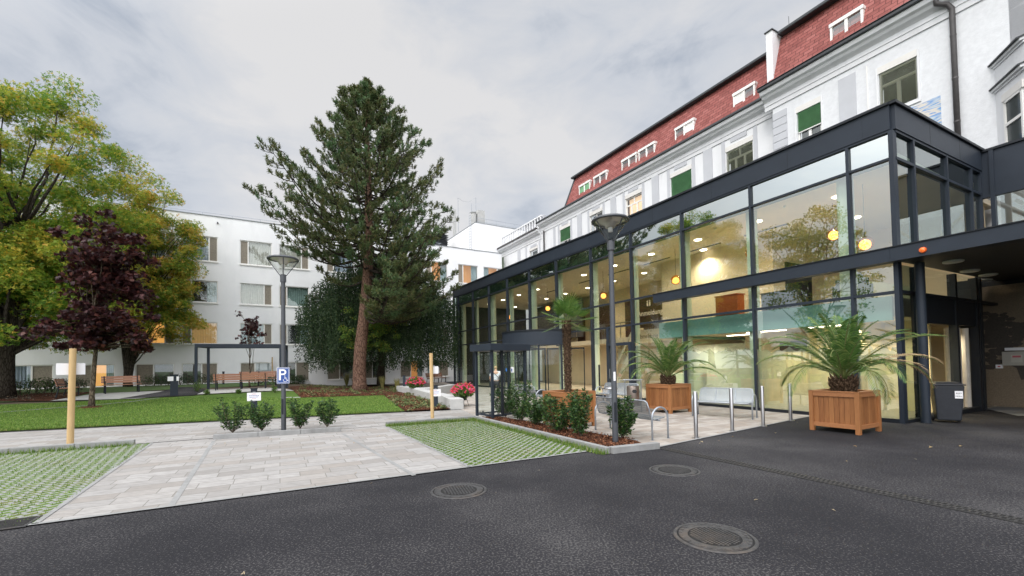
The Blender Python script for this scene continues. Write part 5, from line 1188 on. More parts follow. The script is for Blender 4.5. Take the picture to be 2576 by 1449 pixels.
# ================================================================== STREET FURNITURE
def lamp_post(loc, label):
    t = thing('lamp_post', label, 'street lamp', (*loc, 0), 0, 'round cone headed lamp posts')
    mb = MB(); mb.lathe([(.060,0),(.060,.6),(.057,.62),(.054,2.2),(.050,3.98)], (0,0,0), 24); obj('pole', mb, LAMPM, t, smooth=True)
    mb = MB(); mb.lathe([(.075,3.93),(.075,4.12),(.055,4.13)], (0,0,0), 20); obj('collar', mb, LAMPM, t, smooth=False)
    mb = MB(); mb.lathe([(.345,4.515),(.38,4.52),(.385,4.54),(.36,4.57),(.2,4.61),(.001,4.62)], (0,0,0), 40); mb.lathe([(.345,4.515),(.3,4.55),(.001,4.56)], (0,0,0), 40); obj('lamp_shade', mb, LAMPM, t, smooth=True)
    mb = MB(); mb.lathe([(.06,4.13),(.355,4.51)], (0,0,0), 40); obj('glass_cone', mb, mk_glass('lamp_glass', (.90,.91,.90), .7, .06), t, smooth=True)
    for k in range(4):
        a = k*pi/2+.5; mb = MB(); mb.tube([(.07*cos(a),.07*sin(a),4.1),(  .37*cos(a),.37*sin(a),4.515)], .011, 6); obj('strut', mb, LAMPM, t)
    mb = MB(); mb.lathe([(.001,4.40),(.10,4.40),(.11,4.44),(.20,4.50),(.30,4.53)], (0,0,0), 28); obj('reflector', mb, mat('lamp_reflector', (.62,.58,.52), .25, .3), t, smooth=True)
    mb = MB(); mb.lathe([(.001,4.30),(.045,4.31),(.05,4.40)], (0,0,0), 14); obj('bulb', mb, mat('lamp_bulb', (.8,.8,.78), .2), t, smooth=True)
    mb = MB(); mb.box(-.025,.025,-.062,-.057,.45,.85); obj('access_door', mb, METAL_D, t)
    return t
lamp1 = lamp_post((-6.02, 11.51), 'grey lamp post on the short kerb carrying the blue parking sign')
lamp2 = lamp_post((2.05, 8.85), 'grey lamp post in the mulch strip at the kerb corner, nearest the road')
mb = MB(); mb.box(-.02,.02,-.062,-.054,1.28,1.46); o = obj('sticker', mb, SIGNW, lamp2)
# parking sign
az = atan2(-6.02, 11.51); fz = -az*0+.0
ps = thing('parking_sign', 'blue disabled parking sign with white P strapped to the lamp post', 'traffic sign', (-6.02, 11.51, 1.46), .42)
def rrect(w_, h_, r, y, m_=6):
    P = []
    for cx, cz, a0 in ((w_/2-r,h_/2-r,0),(-w_/2+r,h_/2-r,pi/2),(-w_/2+r,-h_/2+r,pi),(w_/2-r,-h_/2+r,1.5*pi)):
        for k in range(m_+1): a = a0+pi/2*k/m_; P.append((cx+r*cos(a), y, cz+r*sin(a)))
    return P
def plate(mb, w_, h_, r, y0, y1):
    A = rrect(w_,h_,r,y0); B = rrect(w_,h_,r,y1); n = len(A); mb.add(A+B, [tuple(range(n)), tuple(range(n,2*n))[::-1]]+[(i,(i+1)%n,n+(i+1)%n,n+i) for i in range(n)]); return mb
obj('back_plate', plate(MB(), .30, .42, .025, -.092, -.088), SIGNW, ps); obj('blue_face', plate(MB(), .285, .405, .02, -.096, -.0925), BLUE, ps)
bdr = MB(); 
for a, b, c, d in ((-.125,.125,.178,.184),(-.125,.125,-.184,-.178)): bdr.box(a, b, -.0985, -.0965, c, d)
for a, b in ((-.125,-.119),(.119,.125)): bdr.box(a, b, -.0985, -.0965, -.1775, .1775)
obj('border', bdr, SIGNW, ps)
mb = MB(); mb.box(-.10,-.055,-.100,-.0967,-.12,.165); N_ = 14; V = []      # the letter P
for i in range(N_+1):
    a = pi/2-pi*i/N_; V += [(-.005+.078*cos(a), -.100, .09+.075*sin(a)), (-.005+.036*cos(a), -.100, .09+.034*sin(a))]
mb.add(V, [(2*i,2*i+2,2*i+3,2*i+1) for i in range(N_)]); mb.box(-.055,-.0051,-.0995,-.0967,.125,.165); mb.box(-.055,-.0051,-.0995,-.0967,.015,.055); obj('letter', mb, SIGNW, ps)
mb = MB()        # wheelchair symbol
mb.tube([(.045+.045*cos(a), -.0985, -.115+.045*sin(a)) for a in [radians(x) for x in range(150, 400, 18)]], .006, 5)
mb.tube([(.038,-.0985,-.025),(.040,-.0985,-.085),(.080,-.0985,-.088),(.098,-.0985,-.135),(.115,-.0985,-.130)], .008, 5); mb.tube([(.040,-.0985,-.058),(.075,-.0985,-.060)], .006, 5)
mb.lathe([(.001,-.012),(.012,0),(.001,.012)], (.037,-.0985,-.006), 10); obj('wheelchair_symbol', mb, SIGNW, ps)
mb = MB(); mb.box(-.11,.11,-.088,-.08,.1,.13); mb.box(-.11,.11,-.088,-.08,-.13,-.1); obj('bracket', mb, STEEL, ps)

def facecam(x, y): return -atan2(x, y)     # turn a thing's -Y side to the viewer's bearing
def stake(x, y, r, h, label, sign=None, lean=0):
    t = thing('wooden_stake', label, 'stake', (x, y, H(x,y)), facecam(x,y), 'round wooden tree stakes')
    mb = MB(); mb.tube([(0,0,0),(lean*.5,0,h/2),(lean,0,h-.01),(lean,0,h)], [r,r,r,r*.93], 18); obj('shaft', mb, STAKE, t, smooth=False)
    if sign:
        dx, z, w_, hh = sign; mb = MB(); mb.box(dx-w_/2, dx+w_/2, r+.005, r+.012, z-hh/2, z+hh/2); obj('paper_notice', mb, PAPER, t)
        mb = MB(); mb.box(dx-.02, dx+.02, r-.01, r+.018, z+hh/2-.01, z+hh/2+.025); obj('clip', mb, STEEL, t)
    return t
stake(-9.96, 9.87, .062, 2.18, 'thick round wooden stake behind the left kerb, leaning slightly', (-.0,1.72,.47,.26), .03)
stake(-2.39, 13.0, .052, 2.02, 'square looking pale wooden stake behind the right kerb', (.06,1.52,.26,.22), -.02)
for px, py, h, lb in ((685,962,2.1,'thin orange stake behind the pergola post box'), (1062,948,1.9,'thin stake behind the far wooden benches'), (882,955,2.0,'leaning rusty stake left of the pine trunk')):
    p = GH(px, py); stake(p.x, p.y, .045, h, lb, (.0, h-.65, .30,.24))
def info_post(px, py, h, wd, label, sgn=None, gx=None):
    p = GH(px, py) if gx is None else Vector(gx); t = thing('info_post', label, 'bollard', (p.x,p.y,H(p.x,p.y)+.03), facecam(p.x,p.y), 'dark metal marker posts')
    mb = MB(); mb.box(-wd/2,wd/2,-.05,.05,0,h-.03); obj('post', mb, METAL, t, bevel=.006); mb = MB(); mb.box(-wd/2-.012,wd/2+.012,-.06,.06,h-.028,h); obj('cap', mb, METAL_D, t)
    mb = MB(); mb.box(-wd/2-.02,wd/2+.02,-.07,.07,0,.015); obj('foot', mb, METAL_D, t)
    if sgn == 'notice':
        mb = MB(); mb.box(-.2,.2,-.062,-.056,h-.42,h-.15); pn = obj('paper_notice', mb, PAPER, t); rr = random.Random(int(px))
        for k, (w_, mm) in enumerate(((.14,INK),(.30,BLUE),(.26,BLUE),(.12,INK))):
            for s_ in range(6):
                a = -w_/2+w_*s_/6; mb = MB(); mb.box(a+.003, a+w_/6-.004, -.0635, -.0625, h-.205-k*.05, h-.19-k*.05); obj('text_line', mb, mm, pn)
        for dz in (.135,.425): mb = MB(); mb.box(-.04,.04,-.07,-.063,h-dz-.015,h-dz+.015); obj('clip', mb, STEEL, t)
    if sgn == 'sheets':
        for a, b in ((-wd/2-.10,-.03),(.09,wd/2+.03)): mb = MB(); mb.box(a,b,-.062,-.056,h-.32,h-.10); obj('paper_notice', mb, PAPER, t)
info_post(638, 1054, .98, .19, 'dark info post with paper notice at the front edge of the lawn', 'notice', (-8.62,14.6,0))
info_post(1105, 1029, .86, .19, 'dark info post with paper notice in the mulch before the concrete wall', 'notice', (-2.98,16.9,0))
info_post(438, 999, 1.1, .32, 'wide dark post with two paper sheets beside the garden path', 'sheets')
info_post(1017, 988, 1.05, .16, 'slim dark post between the yellow grass and the red flowers')
info_post(1060, 957, .9, .16, 'small dark post in front of the far wooden benches')
info_post(966, 972, .9, .16, 'small dark post behind the pale yellow grass clump')
info_post(562, 968, .95, .14, 'small dark post behind the pergola bench')

# stainless bollards
proto = thing('steel_bollard', 'stainless steel bollard nearest the lamp post in the mulch strip', 'bollard', (3.89,9.36,0), .1, 'stainless steel bollards along the plaza edge')
mb = MB(); mb.lathe([(.042,.012),(.042,.985),(.036,1.0),(.001,1.002)], (0,0,0), 24); obj('tube', mb, STEEL, proto, smooth=True)
mb = MB(); mb.lathe([(.09,.0),(.09,.012),(.045,.016)], (0,0,0), 24); obj('base_plate', mb, STEEL, proto)
for k in range(4): mb = MB(); mb.lathe([(.009,.012),(.009,.024),(.001,.026)], (.07*cos(k*pi/2+.4), .07*sin(k*pi/2+.4), 0), 8); obj('bolt', mb, STEEL, proto)
for x, y, lb in ((5.09,10.22,'stainless steel bollard in front of the steel bench'), (6.21,10.92,'stainless steel bollard in front of the right end of the steel bench'), (7.47,11.82,'stainless steel bollard nearest the big palm planter')): dup(proto, (x,y,0), .1, lb)

# planters
def planter(x, y, rz, label, w_=1.0, d_=1.0, h=.92):
    t = thing('wooden_planter', label, 'planter', (x,y,0), rz, 'red hardwood planter boxes')
    for sx in (-1,1):
        for sy in (-1,1): mb = MB(); cx, cy = sx*(w_/2-.045), sy*(d_/2-.045); mb.box(cx-.045,cx+.045,cy-.045,cy+.045,0,h); obj('corner_post', mb, HARD, t, bevel=.005)
    def side(ax, s_):
        L_ = (w_ if ax == 0 else d_)-.18; off = (d_ if ax == 0 else w_)/2
        def bx(mb, a, b, o0, o1, z0, z1):
            o0, o1 = sorted((s_*o0, s_*o1)); mb.box(a,b,o0,o1,z0,z1) if ax == 0 else mb.box(o0,o1,a,b,z0,z1)
        for z0, z1 in ((.80,.895),(.11,.20)): mb = MB(); bx(mb, -L_/2, L_/2, off-.055, off-.012, z0, z1); obj('rail', mb, HARDX, t, bevel=.004)
        mb = MB(); n = 8; bw = L_/n
        for k in range(n): bx(mb, -L_/2+k*bw+.003, -L_/2+(k+1)*bw-.003, off-.075, off-.045+R.uniform(-.002,.002), .13, .83)
        obj('side_panel', mb, HARD, t)
        mb = MB(); bx(mb, -L_/2-.08, L_/2+.08, off-.10, off+.0, .896, .922); obj('top_board', mb, HARDX, t, bevel=.004)
    side(0,-1); side(0,1); side(1,-1); side(1,1)
    mb = MB(); mb.box(-w_/2+.08,w_/2-.08,-d_/2+.08,d_/2-.08,.6,.80); obj('soil', mb, SOIL, t)
    return t
pd = radians(30)     # planters stand square to the hall
def pc(near, ang=A0+.04): c, s = cos(ang), sin(ang); return (near[0]+.5*c-.5*s, near[1]+.5*s+.5*c)
pf = pc((1.30,10.93)); p2 = pc((4.93,13.72)); pb = pc((7.40,9.36))
planter(*pf, A0+.04, 'hardwood planter holding the fan palm behind the laurel row'); planter(*p2, A0+.04, 'hardwood planter with the smaller feather palm against the glass hall'); planter(*pb, A0+.02, 'largest looking hardwood planter on the asphalt with the big feather palm')

FROND = mk_leaf('palm_leaflet', [(0, (.035,.085,.02)), (.5, (.075,.155,.035)), (.85, (.13,.22,.055)), (1, (.26,.29,.09))], rough=.35, transl=.25)
DRYF = mk_leaf('dry_frond', [(0, (.30,.20,.10)), (1, (.50,.38,.24))], transl=.2); TRUNKP = mk_bark('palm_trunk', (.085,.052,.032), (.15,.10,.065), .8, 14)
def feather_palm(x, y, z0, scale, nf, label, seed, dry=None):
    rr = random.Random(seed); t = thing('feather_palm', label, 'palm', (x,y,z0)); tr = MB()
    tr.lathe([(.13*scale,0),(.17*scale,.12*scale),(.19*scale,.24*scale),(.13*scale,.36*scale)], (0,0,-.08), 18)
    for k in range(60):
        a = k*2.399; zz = .02+.34*scale*k/60-.06; r0 = (.16+.03*sin(k/60*pi))*scale; mb = tr
        mb.tube([(r0*cos(a)*.9, r0*sin(a)*.9, zz), (r0*cos(a)*1.25, r0*sin(a)*1.25, zz+.07*scale), (r0*cos(a)*1.4, r0*sin(a)*1.4, zz+.13*scale)], [.028*scale,.022*scale,.006], 5)
    obj('trunk', tr, TRUNKP, t)
    rach = MB(); LV = []; DV = []
    for i in range(nf):
        f = i/nf; el = radians(88-60*f**1.1+rr.uniform(-6,6)); az = i*2.39996+rr.uniform(-.25,.25)
        L_ = scale*(1.38+.55*min(1, f*1.6))*rr.uniform(.88,1.1); droop = (.35+1.0*f**1.1)*rr.uniform(.8,1.25)
        isdry = dry is not None and abs(((az-dry+pi) % (2*pi))-pi) < .28 and f > .55
        if dry is not None and i == nf-6: az = dry; isdry = True; L_ = scale*2.15; el = radians(34); droop = .75
        pts = []; p = Vector((0,0,.26*scale)); e = el; n = 22; ds = L_/n
        for k in range(n+1):
            pts.append(p.copy()); p = p+Vector((cos(az)*cos(e), sin(az)*cos(e), sin(e)))*ds; e -= droop*(.3+1.6*k/n)*1.6/n
        rach.tube(pts, [.016*scale*(1-.8*k/n)+.002 for k in range(n+1)], 5, cap=False)
        side_ = Vector((-sin(az), cos(az), 0)); tw = rr.uniform(-.3,.3)
        NP_ = 42
        for k in range(NP_):
            s_ = .16+.84*k/(NP_-1); idx = min(int(s_*n), n-1); q = pts[idx].lerp(pts[idx+1], s_*n-idx) if idx < n else pts[n]
            tg = (pts[idx+1]-pts[idx]).normalized(); nr = side_.cross(tg).normalized(); nr = nr if nr.z > 0 else -nr
            ll = scale*.30*(sin(pi*min(1, .12+s_*.88))**.55)*rr.uniform(.8,1.1)
            for sg_ in (-1, 1):
                d = (side_*sg_*.85+tg*.75+nr*(.22+tw*sg_*.4)).normalized(); hang = Vector((0,0,-.28*ll)); w_ = tg*  .0105*scale+nr*.003
                a, b, c = q-w_, q+w_, q+d*ll+hang; mid = q+d*ll*.5
                (DV if (isdry and s_ > .35) else LV).append((a, mid-w_*1.3, c, mid+w_*1.3))
    obj('frond_stalks', rach, mk_leaf('frond_stalk', [(0,(.10,.15,.04)),(1,(.18,.19,.07))], transl=.05), t)
    for nm, Q, m in (('fronds', LV, FROND), ('dry_fronds', DV, DRYF)):
        if Q: V = np.array([[tuple(v) for v in q] for q in Q]).reshape(-1,3); npobj(nm, V, np.arange(len(V)).reshape(-1,4), m, t)
feather_palm(pb[0], pb[1], .86, 1.10, 30, 'big green feather palm with a dry brown frond, in the planter on the asphalt', 5, dry=-.05)
feather_palm(p2[0], p2[1], .86, .98, 28, 'smaller green feather palm in the planter against the glass hall', 8)
def fan_palm(x, y, z0, label):
    rr = random.Random(3); t = thing('fan_palm', label, 'palm', (x,y,z0)); tr = MB(); hT = 1.92
    tr.tube([(0,0,-.1),(.01,0,.5),(.0,0,1.1),(.02,0,1.6),(.02,0,hT)], [.075,.075,.085,.10,.09], 14)
    for k in range(420):
        a = k*2.399+rr.uniform(-.3,.3); zz = hT*k/420; r0 = .078+.02*(zz/hT); l = rr.uniform(.03,.07)*(1+.6*zz/hT)
        tr.tube([(r0*cos(a)+.01,r0*sin(a),zz),((r0+l*.5)*cos(a),(r0+l*.5)*sin(a),zz+l*rr.uniform(.2,1))], [.013,.003], 4)
    obj('trunk', tr, TRUNKP, t); LV = []; st = MB()
    for i in range(19):
        f = i/19; el = radians(84-120*f+rr.uniform(-8,8)); az = i*2.39996+rr.uniform(-.2,.2); pl = rr.uniform(.26,.46); d = Vector((cos(az)*cos(el), sin(az)*cos(el), sin(el)))
        b = Vector((.02,0,hT-.03)); c = b+d*pl; st.tube([b, b+d*pl*.5+Vector((0,0,.02)), c], .008, 5)
        sd_ = Vector((-sin(az), cos(az), 0)); nr = sd_.cross(d).normalized(); Rf = rr.uniform(.36,.48)
        for k in range(24):
            a = radians(-120+240*k/23); dd = (d*cos(a)+sd_*sin(a)).normalized(); ss = (sd_*cos(a)-d*sin(a)); l = Rf*(1-.18*abs(a)/2.2)*rr.uniform(.93,1.05)
            cup = nr*(-.10*l if f > .3 else .05*l); w_ = ss*.015; tip = c+dd*l+cup*1.6+Vector((0,0,-.10*l*(.3+f)))
            LV.append((c-ss*.002, c+dd*l*.55-w_+cup*.3, tip, c+dd*l*.55+w_+cup*.3+nr*.006))
    obj('leaf_stalks', st, mk_leaf('fan_stalk', [(0,(.12,.16,.05)),(1,(.2,.2,.08))], transl=.05), t)
    V = np.array([[tuple(v) for v in q] for q in LV]).reshape(-1,3)
    npobj('fans', V, np.arange(len(V)).reshape(-1,4), mk_leaf('fan_leaf', [(0,(.045,.11,.02)),(.6,(.09,.18,.035)),(.95,(.17,.24,.05)),(1,(.3,.27,.08))], rough=.4, transl=.35), t)
fan_palm(pf[0]-.02, pf[1], .86, 'fan palm with a shaggy brown trunk in front of the revolving door')

# steel mesh benches
MESH = mat('perforated_steel', (.30,.33,.36), .45, .6); _t = NT(MESH); _tr = _t.new('BsdfTransparent'); _m = _t.new('MixShader')
_v = _t.new('TexVoronoi', feature='F1'); _v.inputs['Scale'].default_value = 52; _v.inputs['Randomness'].default_value = 0; _t.link(_t.coords(rot=.78), _v.inputs['Vector'])
_t.link(_t.math('LESS_THAN', _v.outputs['Distance'], .40), _m.inputs[0]); _t.link(_t.b.outputs[0], _m.inputs[1]); _t.link(_tr.outputs[0], _m.inputs[2]); _t.link(_m.outputs[0], _t.n['Material Output'].inputs[0])
def mesh_bench(x, y, rz, label, L_=1.78):
    t = thing('steel_bench', label, 'bench', (x,y,0), rz, 'galvanised mesh benches'); r = .021
    prof = [(-.25,.44),(-.22,.455),(-.05,.43),(.10,.42),(.165,.435),(.20,.49),(.245,.66),(.285,.82)]
    for sx in (-1,1):
        X = sx*(L_/2); arc = [(X,-.24+.0,0),(X,-.24,.42)]+[(X, .0-.24*cos(a), .46+.22*sin(a)) for a in [pi*k/10 for k in range(11)]]+[(X,.24,.42),(X,.24,0)]
        mb = MB(); mb.tube(arc, r, 10); obj('side_frame', mb, GALV, t, smooth=True)
        for yy in (-.24,.24): mb = MB(); mb.lathe([(.045,0),(.045,.01),(.022,.012)], (X,yy,0), 12); obj('foot', mb, GALV, t)
    xi = L_/2-.07
    def at(xx, i): return (xx, prof[i][0], prof[i][1])
    rim = [at(-xi+.05,0)]+[at(-xi,i) for i in range(1,7)]+[(-xi+.03,.275,.79),(-xi+.09,.287,.825),(xi-.09,.287,.825),(xi-.03,.275,.79)]+[at(xi,i) for i in range(6,0,-1)]+[at(xi-.05,0), at(-xi+.05,0)]
    mb = MB(); mb.tube(rim, .015, 8, cap=False); obj('rim', mb, GALV, t, smooth=True)
    mb = MB(); n = len(prof); V = [at(-xi+.01,i) for i in range(n)]+[at(xi-.01,i) for i in range(n)]; mb.add(V, [(i,i+1,n+i+1,n+i) for i in range(n-1)]); obj('seat_back_mesh', mb, MESH, t, smooth=True)
    for xx in (-L_/6, L_/6): mb = MB(); mb.tube([(xx,q[0],q[1]-.012) for q in prof], .012, 6); obj('rib', mb, GALV, t)
    mb = MB(); mb.tube([(-L_/2,.0,.40),(L_/2,.0,.40)], .017, 8); obj('cross_tube', mb, GALV, t)
    return t
# the bench's back is at +y, the sitter looks along -y
def bench_between(a, b, back, label, L_=1.78):
    a = Vector(a); b = Vector(b); d = (b-a).normalized(); c = (a+b)/2+Vector(back).normalized()*.0; ang = atan2(d.y, d.x); ydir = Vector((-sin(ang), cos(ang)))
    if ydir.dot(Vector(back)) < 0: ang += pi
    return mesh_bench(c.x, c.y, ang, label, L_)
bench_between((2.22,10.85),(3.11,9.32),(-1,-.5),'steel mesh bench seen from behind in front of the kerb strip')
bench_between((5.55,13.35),(6.75,12.28),(1,.9),'steel mesh bench facing the bollards against the glass hall', 1.62)
a = G(1508,1016); b = G(1601,1024); bench_between((a.x,a.y+.2),(b.x+.1,b.y+.2),(.5,1),'far steel mesh bench beside the litter bin, by the hall door')
bench_between((.25,18.0),(1.1,16.35),(-1,-.5),'steel mesh bench half hidden behind the laurels and the fan palm planter')
# litter bin and ash stand
t = thing('litter_bin', 'round brown steel litter bin in a tubular frame near the smaller palm', 'litter bin', (3.95,14.4,0), facecam(3.95,14.4))
mb = MB(); mb.lathe([(.19,.22),(.20,.25),(.20,.84),(.19,.87),(.001,.875)], (0,0,0), 28); obj('body', mb, mk_noisy('bin_steel', (.23,.19,.165), .3, .12, 6, metal=.7), t, smooth=True)
mb = MB(); P_ = [(.05+.075*cos(a), -.204, .70+.06*sin(a)) for a in [2*pi*k/16 for k in range(16)]]; mb.add(P_, [tuple(range(16))]); obj('opening', mb, BLACK, t)
mb = MB(); mb.tube([(-.26,0,0),(-.26,0,.98),(-.24,0,1.03),(-.2,0,1.05),(.2,0,1.05),(.24,0,1.03),(.26,0,.98),(.26,0,0)], .018, 8); obj('frame', mb, GALV, t, smooth=True)
mb = MB(); mb.cbox((0,-.02,1.075), .62, .34, .02); obj('roof', mb, GALV, t, bevel=.008)
t = thing('ash_stand', 'steel ashtray stand with a dished cover behind the front steel bench', 'ashtray', (2.62,11.75,0), facecam(2.6,11.7))
mb = MB(); mb.tube([(0,0,0),(0,0,.92)], .022, 10); obj('post', mb, GALV, t); mb = MB(); mb.lathe([(.001,1.02),(.13,1.0),(.19,.96),(.195,.94),(.15,.93),(.001,.92)], (0,0,0), 24); obj('cover', mb, STEEL, t, smooth=True)
mb = MB(); mb.lathe([(.11,.62),(.12,.8),(.001,.8)], (0,0,0), 20); obj('ash_pan', mb, GALV, t); mb = MB(); mb.lathe([(.08,0),(.08,.012),(.02,.016)], (0,0,0), 16); obj('base_plate', mb, GALV, t)
# wheelie bin
t = thing('wheelie_bin', 'dark grey wheelie bin with a white label beside the round column', 'wheelie bin', (10.93,11.05,0), -.62)
mb = MB(); mb.hexa([(-.22,-.22,.06),(.22,-.22,.06),(.22,.26,.06),(-.22,.26,.06),(-.28,-.30,.93),(.28,-.30,.93),(.28,.30,.93),(-.28,.30,.93)]); obj('body', mb, BIN, t, bevel=.03)
mb = MB(); mb.box(-.30,.30,-.33,.32,.932,.965); mb.hexa([(-.27,-.30,.965),(.27,-.30,.965),(.27,.28,.965),(-.27,.28,.965),(-.2,-.2,1.01),(.2,-.2,1.01),(.2,.22,1.01),(-.2,.22,1.01)]); obj('lid', mb, BIN, t, bevel=.012)
mb = MB(); mb.tube([(-.22,.36,.96),(.22,.36,.96)], .018, 8); obj('handle', mb, BLACK, t)
for sx in (-1,1): mb = MB(); mb.tube([(sx*.26,.27,.10),(sx*.21,.27,.10)], .10, 18); obj('wheel', mb, BLACK, t)
mb = MB(); mb.box(.10,.24,-.296,-.290,.62,.80); lb_ = obj('label', mb, SIGNW, t)
for k in range(2): text(('REST','MÜLL')[k], .05, BLACK, t, (.17,-.300,.74-k*.07), (pi/2,0,0), ext=.001)
# ---------------------------------------------------------------- revolving door pavilion
RC = Vector((1.95, 25.1)); RR_ = 2.5; ra = atan2(-N2.y, -N2.x)
rv = thing('revolving_door', 'curved dark metal revolving door pavilion with glass leaves', 'revolving door', (RC.x, RC.y, 0), ra)   # +x faces the yard
def arc(mb, r0, r1, z0, z1, a0, a1, n=40):
    V = []
    for i in range(n+1):
        a = a0+(a1-a0)*i/n
        for r, z in ((r0,z0),(r1,z0),(r1,z1),(r0,z1)): V.append((r*cos(a), r*sin(a), z))
    F = [(i*4+j, i*4+(j+1)%4, i*4+4+(j+1)%4, i*4+4+j) for i in range(n) for j in range(4)]+[(0,1,2,3), (n*4+3,n*4+2,n*4+1,n*4)]
    return mb.add(V, F)
mb = MB(); arc(mb, 2.3, RR_, 2.62, 3.38, -1.55, 1.55); obj('drum_fascia', mb, METAL, rv); mb = MB(); arc(mb, 2.2, RR_+.05, 3.382, 3.45, -1.55, 1.55); obj('drum_cap', mb, METAL_D, rv)
mb = MB(); V = [(0,0,3.4)]+[(2.3*cos(a), 2.3*sin(a), 3.4) for a in np.linspace(-1.55,1.55,30)]; mb.add(V, [(0,i,i+1) for i in range(1,30)]); V = [(v[0],v[1],2.66) for v in V]; mb.add(V, [(0,i+1,i) for i in range(1,30)]); obj('drum_roof', mb, METAL_D, rv)
for a in (-1.35,-.95,-.35,.25,.85,1.35): mb = MB(); mb.tube([(2.42*cos(a),2.42*sin(a),0),(2.42*cos(a),2.42*sin(a),2.62)], .055 if abs(a) > .8 else .035, 10); obj('frame_post', mb, METAL, rv)
for a0, a1 in ((-1.35,-.95),(-.35,.25),(.85,1.35),(.25,.85)): mb = MB(); V = []; 
for a0, a1 in ((-1.33,-.97),(-.93,-.37),(-.33,.23),(.27,.83),(.87,1.33)):
    mb = MB(); V = []; n = 8
    for i in range(n+1): a = a0+(a1-a0)*i/n; V += [(2.42*cos(a),2.42*sin(a),.06),(2.42*cos(a),2.42*sin(a),2.6)]
    mb.add(V, [(2*i,2*i+2,2*i+3,2*i+1) for i in range(n)]); obj('curved_pane', mb, GLASSC, rv, smooth=True)
for k in range(3):
    a = .6+k*2*pi/3; mb = MB(); c, s = cos(a), sin(a)
    for r in (.1, 2.2): mb.tube([(r*c,r*s,.03),(r*c,r*s,2.55)], .03, 8)
    for z in (.06, 2.5): mb.bar((.1*c,.1*s,z),(2.2*c,2.2*s,z),.05,.08)
    lf = obj('door_leaf', mb, METAL, rv); mb = MB(); mb.quad((.12*c,.12*s,.1),(2.18*c,2.18*s,.1),(2.18*c,2.18*s,2.46),(.12*c,.12*s,2.46)); obj('pane', mb, GLASSC, lf)
a = -.12; mb = MB(); mb.lathe([(.001,0),(.10,0)], (0,0,0), 20); V = [(2.44*cos(a)+.0, 2.44*sin(a)+.10*cos(k*pi/8), 1.35+.10*sin(k*pi/8)) for k in range(16)]; mb = MB(); mb.add(V, [tuple(range(16))]); obj('round_sticker', mb, mat('sticker_blue', (.03,.15,.5), .5), rv)
mb = MB(); mb.box(2.435,2.445,.28,.62,1.2,1.5); obj('door_notice', mb, PAPER, rv); mb = MB(); mb.box(2.446,2.45,.32,.46,1.25,1.42); obj('notice_symbol', mb, BLUE, rv)
mb = MB(); mb.quad((-2.0,-1.6,.02),(-2,1.6,.02),(2.3,1.2,.02),(2.3,-1.2,.02)); obj('door_mat', mb, METAL_D, rv)
# ---------------------------------------------------------------- glass wind shelter
Bx = Vector((-.6,12.94)); Ax = Vector((-1.12,13.58)); rx_ = Vector((.78,.626)).normalized(); dx_ = (Ax-Bx).normalized(); Wd, Dp = 1.27, .82
ws = thing('wind_shelter', 'small glass wind shelter with a flat dark metal roof beside the planting strip', 'shelter', (Bx.x,Bx.y,0), atan2(rx_.y, rx_.x))
sgn_ = 1
for cx, cy in ((0,0),(Wd,0),(0,Dp),(Wd,Dp)): mb = MB(); mb.box(cx-.035,cx+.035,cy-.035,cy+.035,0,2.06); obj('post', mb, METAL, ws)
mb = MB(); mb.box(.33,.40,-.03,.03,.1,2.06); obj('post', mb, METAL_D, ws)
mb = MB(); mb.box(-.16,Wd+.12,-.16,Dp+.12,2.062,2.27); obj('roof', mb, METAL, ws, bevel=.01)
for a in (((.04,0),(Wd-.04,0)),((0,.04),(0,Dp-.04)),((.04,Dp),(Wd-.04,Dp))):
    (x0,y0),(x1,y1) = a; mb = MB(); mb.quad((x0,y0,.16),(x1,y1,.16),(x1,y1,2.0),(x0,y0,2.0)); obj('glass_pane', mb, GLASSC, ws)
    mb = MB(); mb.bar((x0,y0,.14),(x1,y1,.14),.045,.05); obj('bottom_rail', mb, METAL, ws)
    for q in (.15,.85):
        for z in (.19,1.97): mb = MB(); mb.cbox((x0+(x1-x0)*q, y0+(y1-y0)*q, z), .05, .05, .05); obj('clamp', mb, STEEL, ws)
# ---------------------------------------------------------------- pergola, wooden benches
g0 = Vector((-17.35, 24.0)); gx = Vector((.90,.435)).normalized(); gy = Vector((-.28,.96)).normalized(); Wp, Dpp, hp0 = 4.15, 1.75, H(-17,24)
pg = thing('pergola', 'dark metal pergola frame over the wooden bench in the garden', 'pergola', (g0.x,g0.y,hp0))
def pq(a, b, z): q = gx*a+gy*b; return Vector((q.x,q.y,z))
Wp = 4.1
for a, b in ((0,0),(0,Dpp),(Wp,0),(Wp,Dpp)): mb = MB(); mb.bar(pq(a,b,0), pq(a,b,2.50), .13, .13, up=(gx.x,gx.y,0)); obj('post', mb, METAL, pg)
for (a,b),(c,d) in (((-.06,0),(Wp+.06,0)),((-.06,Dpp),(Wp+.06,Dpp)),((0,.07),(0,Dpp-.07)),((Wp,.07),(Wp,Dpp-.07))): mb = MB(); mb.bar(pq(a,b,2.59), pq(c,d,2.59), .13, .18); obj('beam', mb, METAL, pg)
mb = MB(); mb.bar(pq(Wp+.02,-.12,.55), pq(Wp+.02,.12,.55), .40, 1.15); obj('post_box', mb, METAL_D, pg)
CR = [(x, y) for x, y in ()]
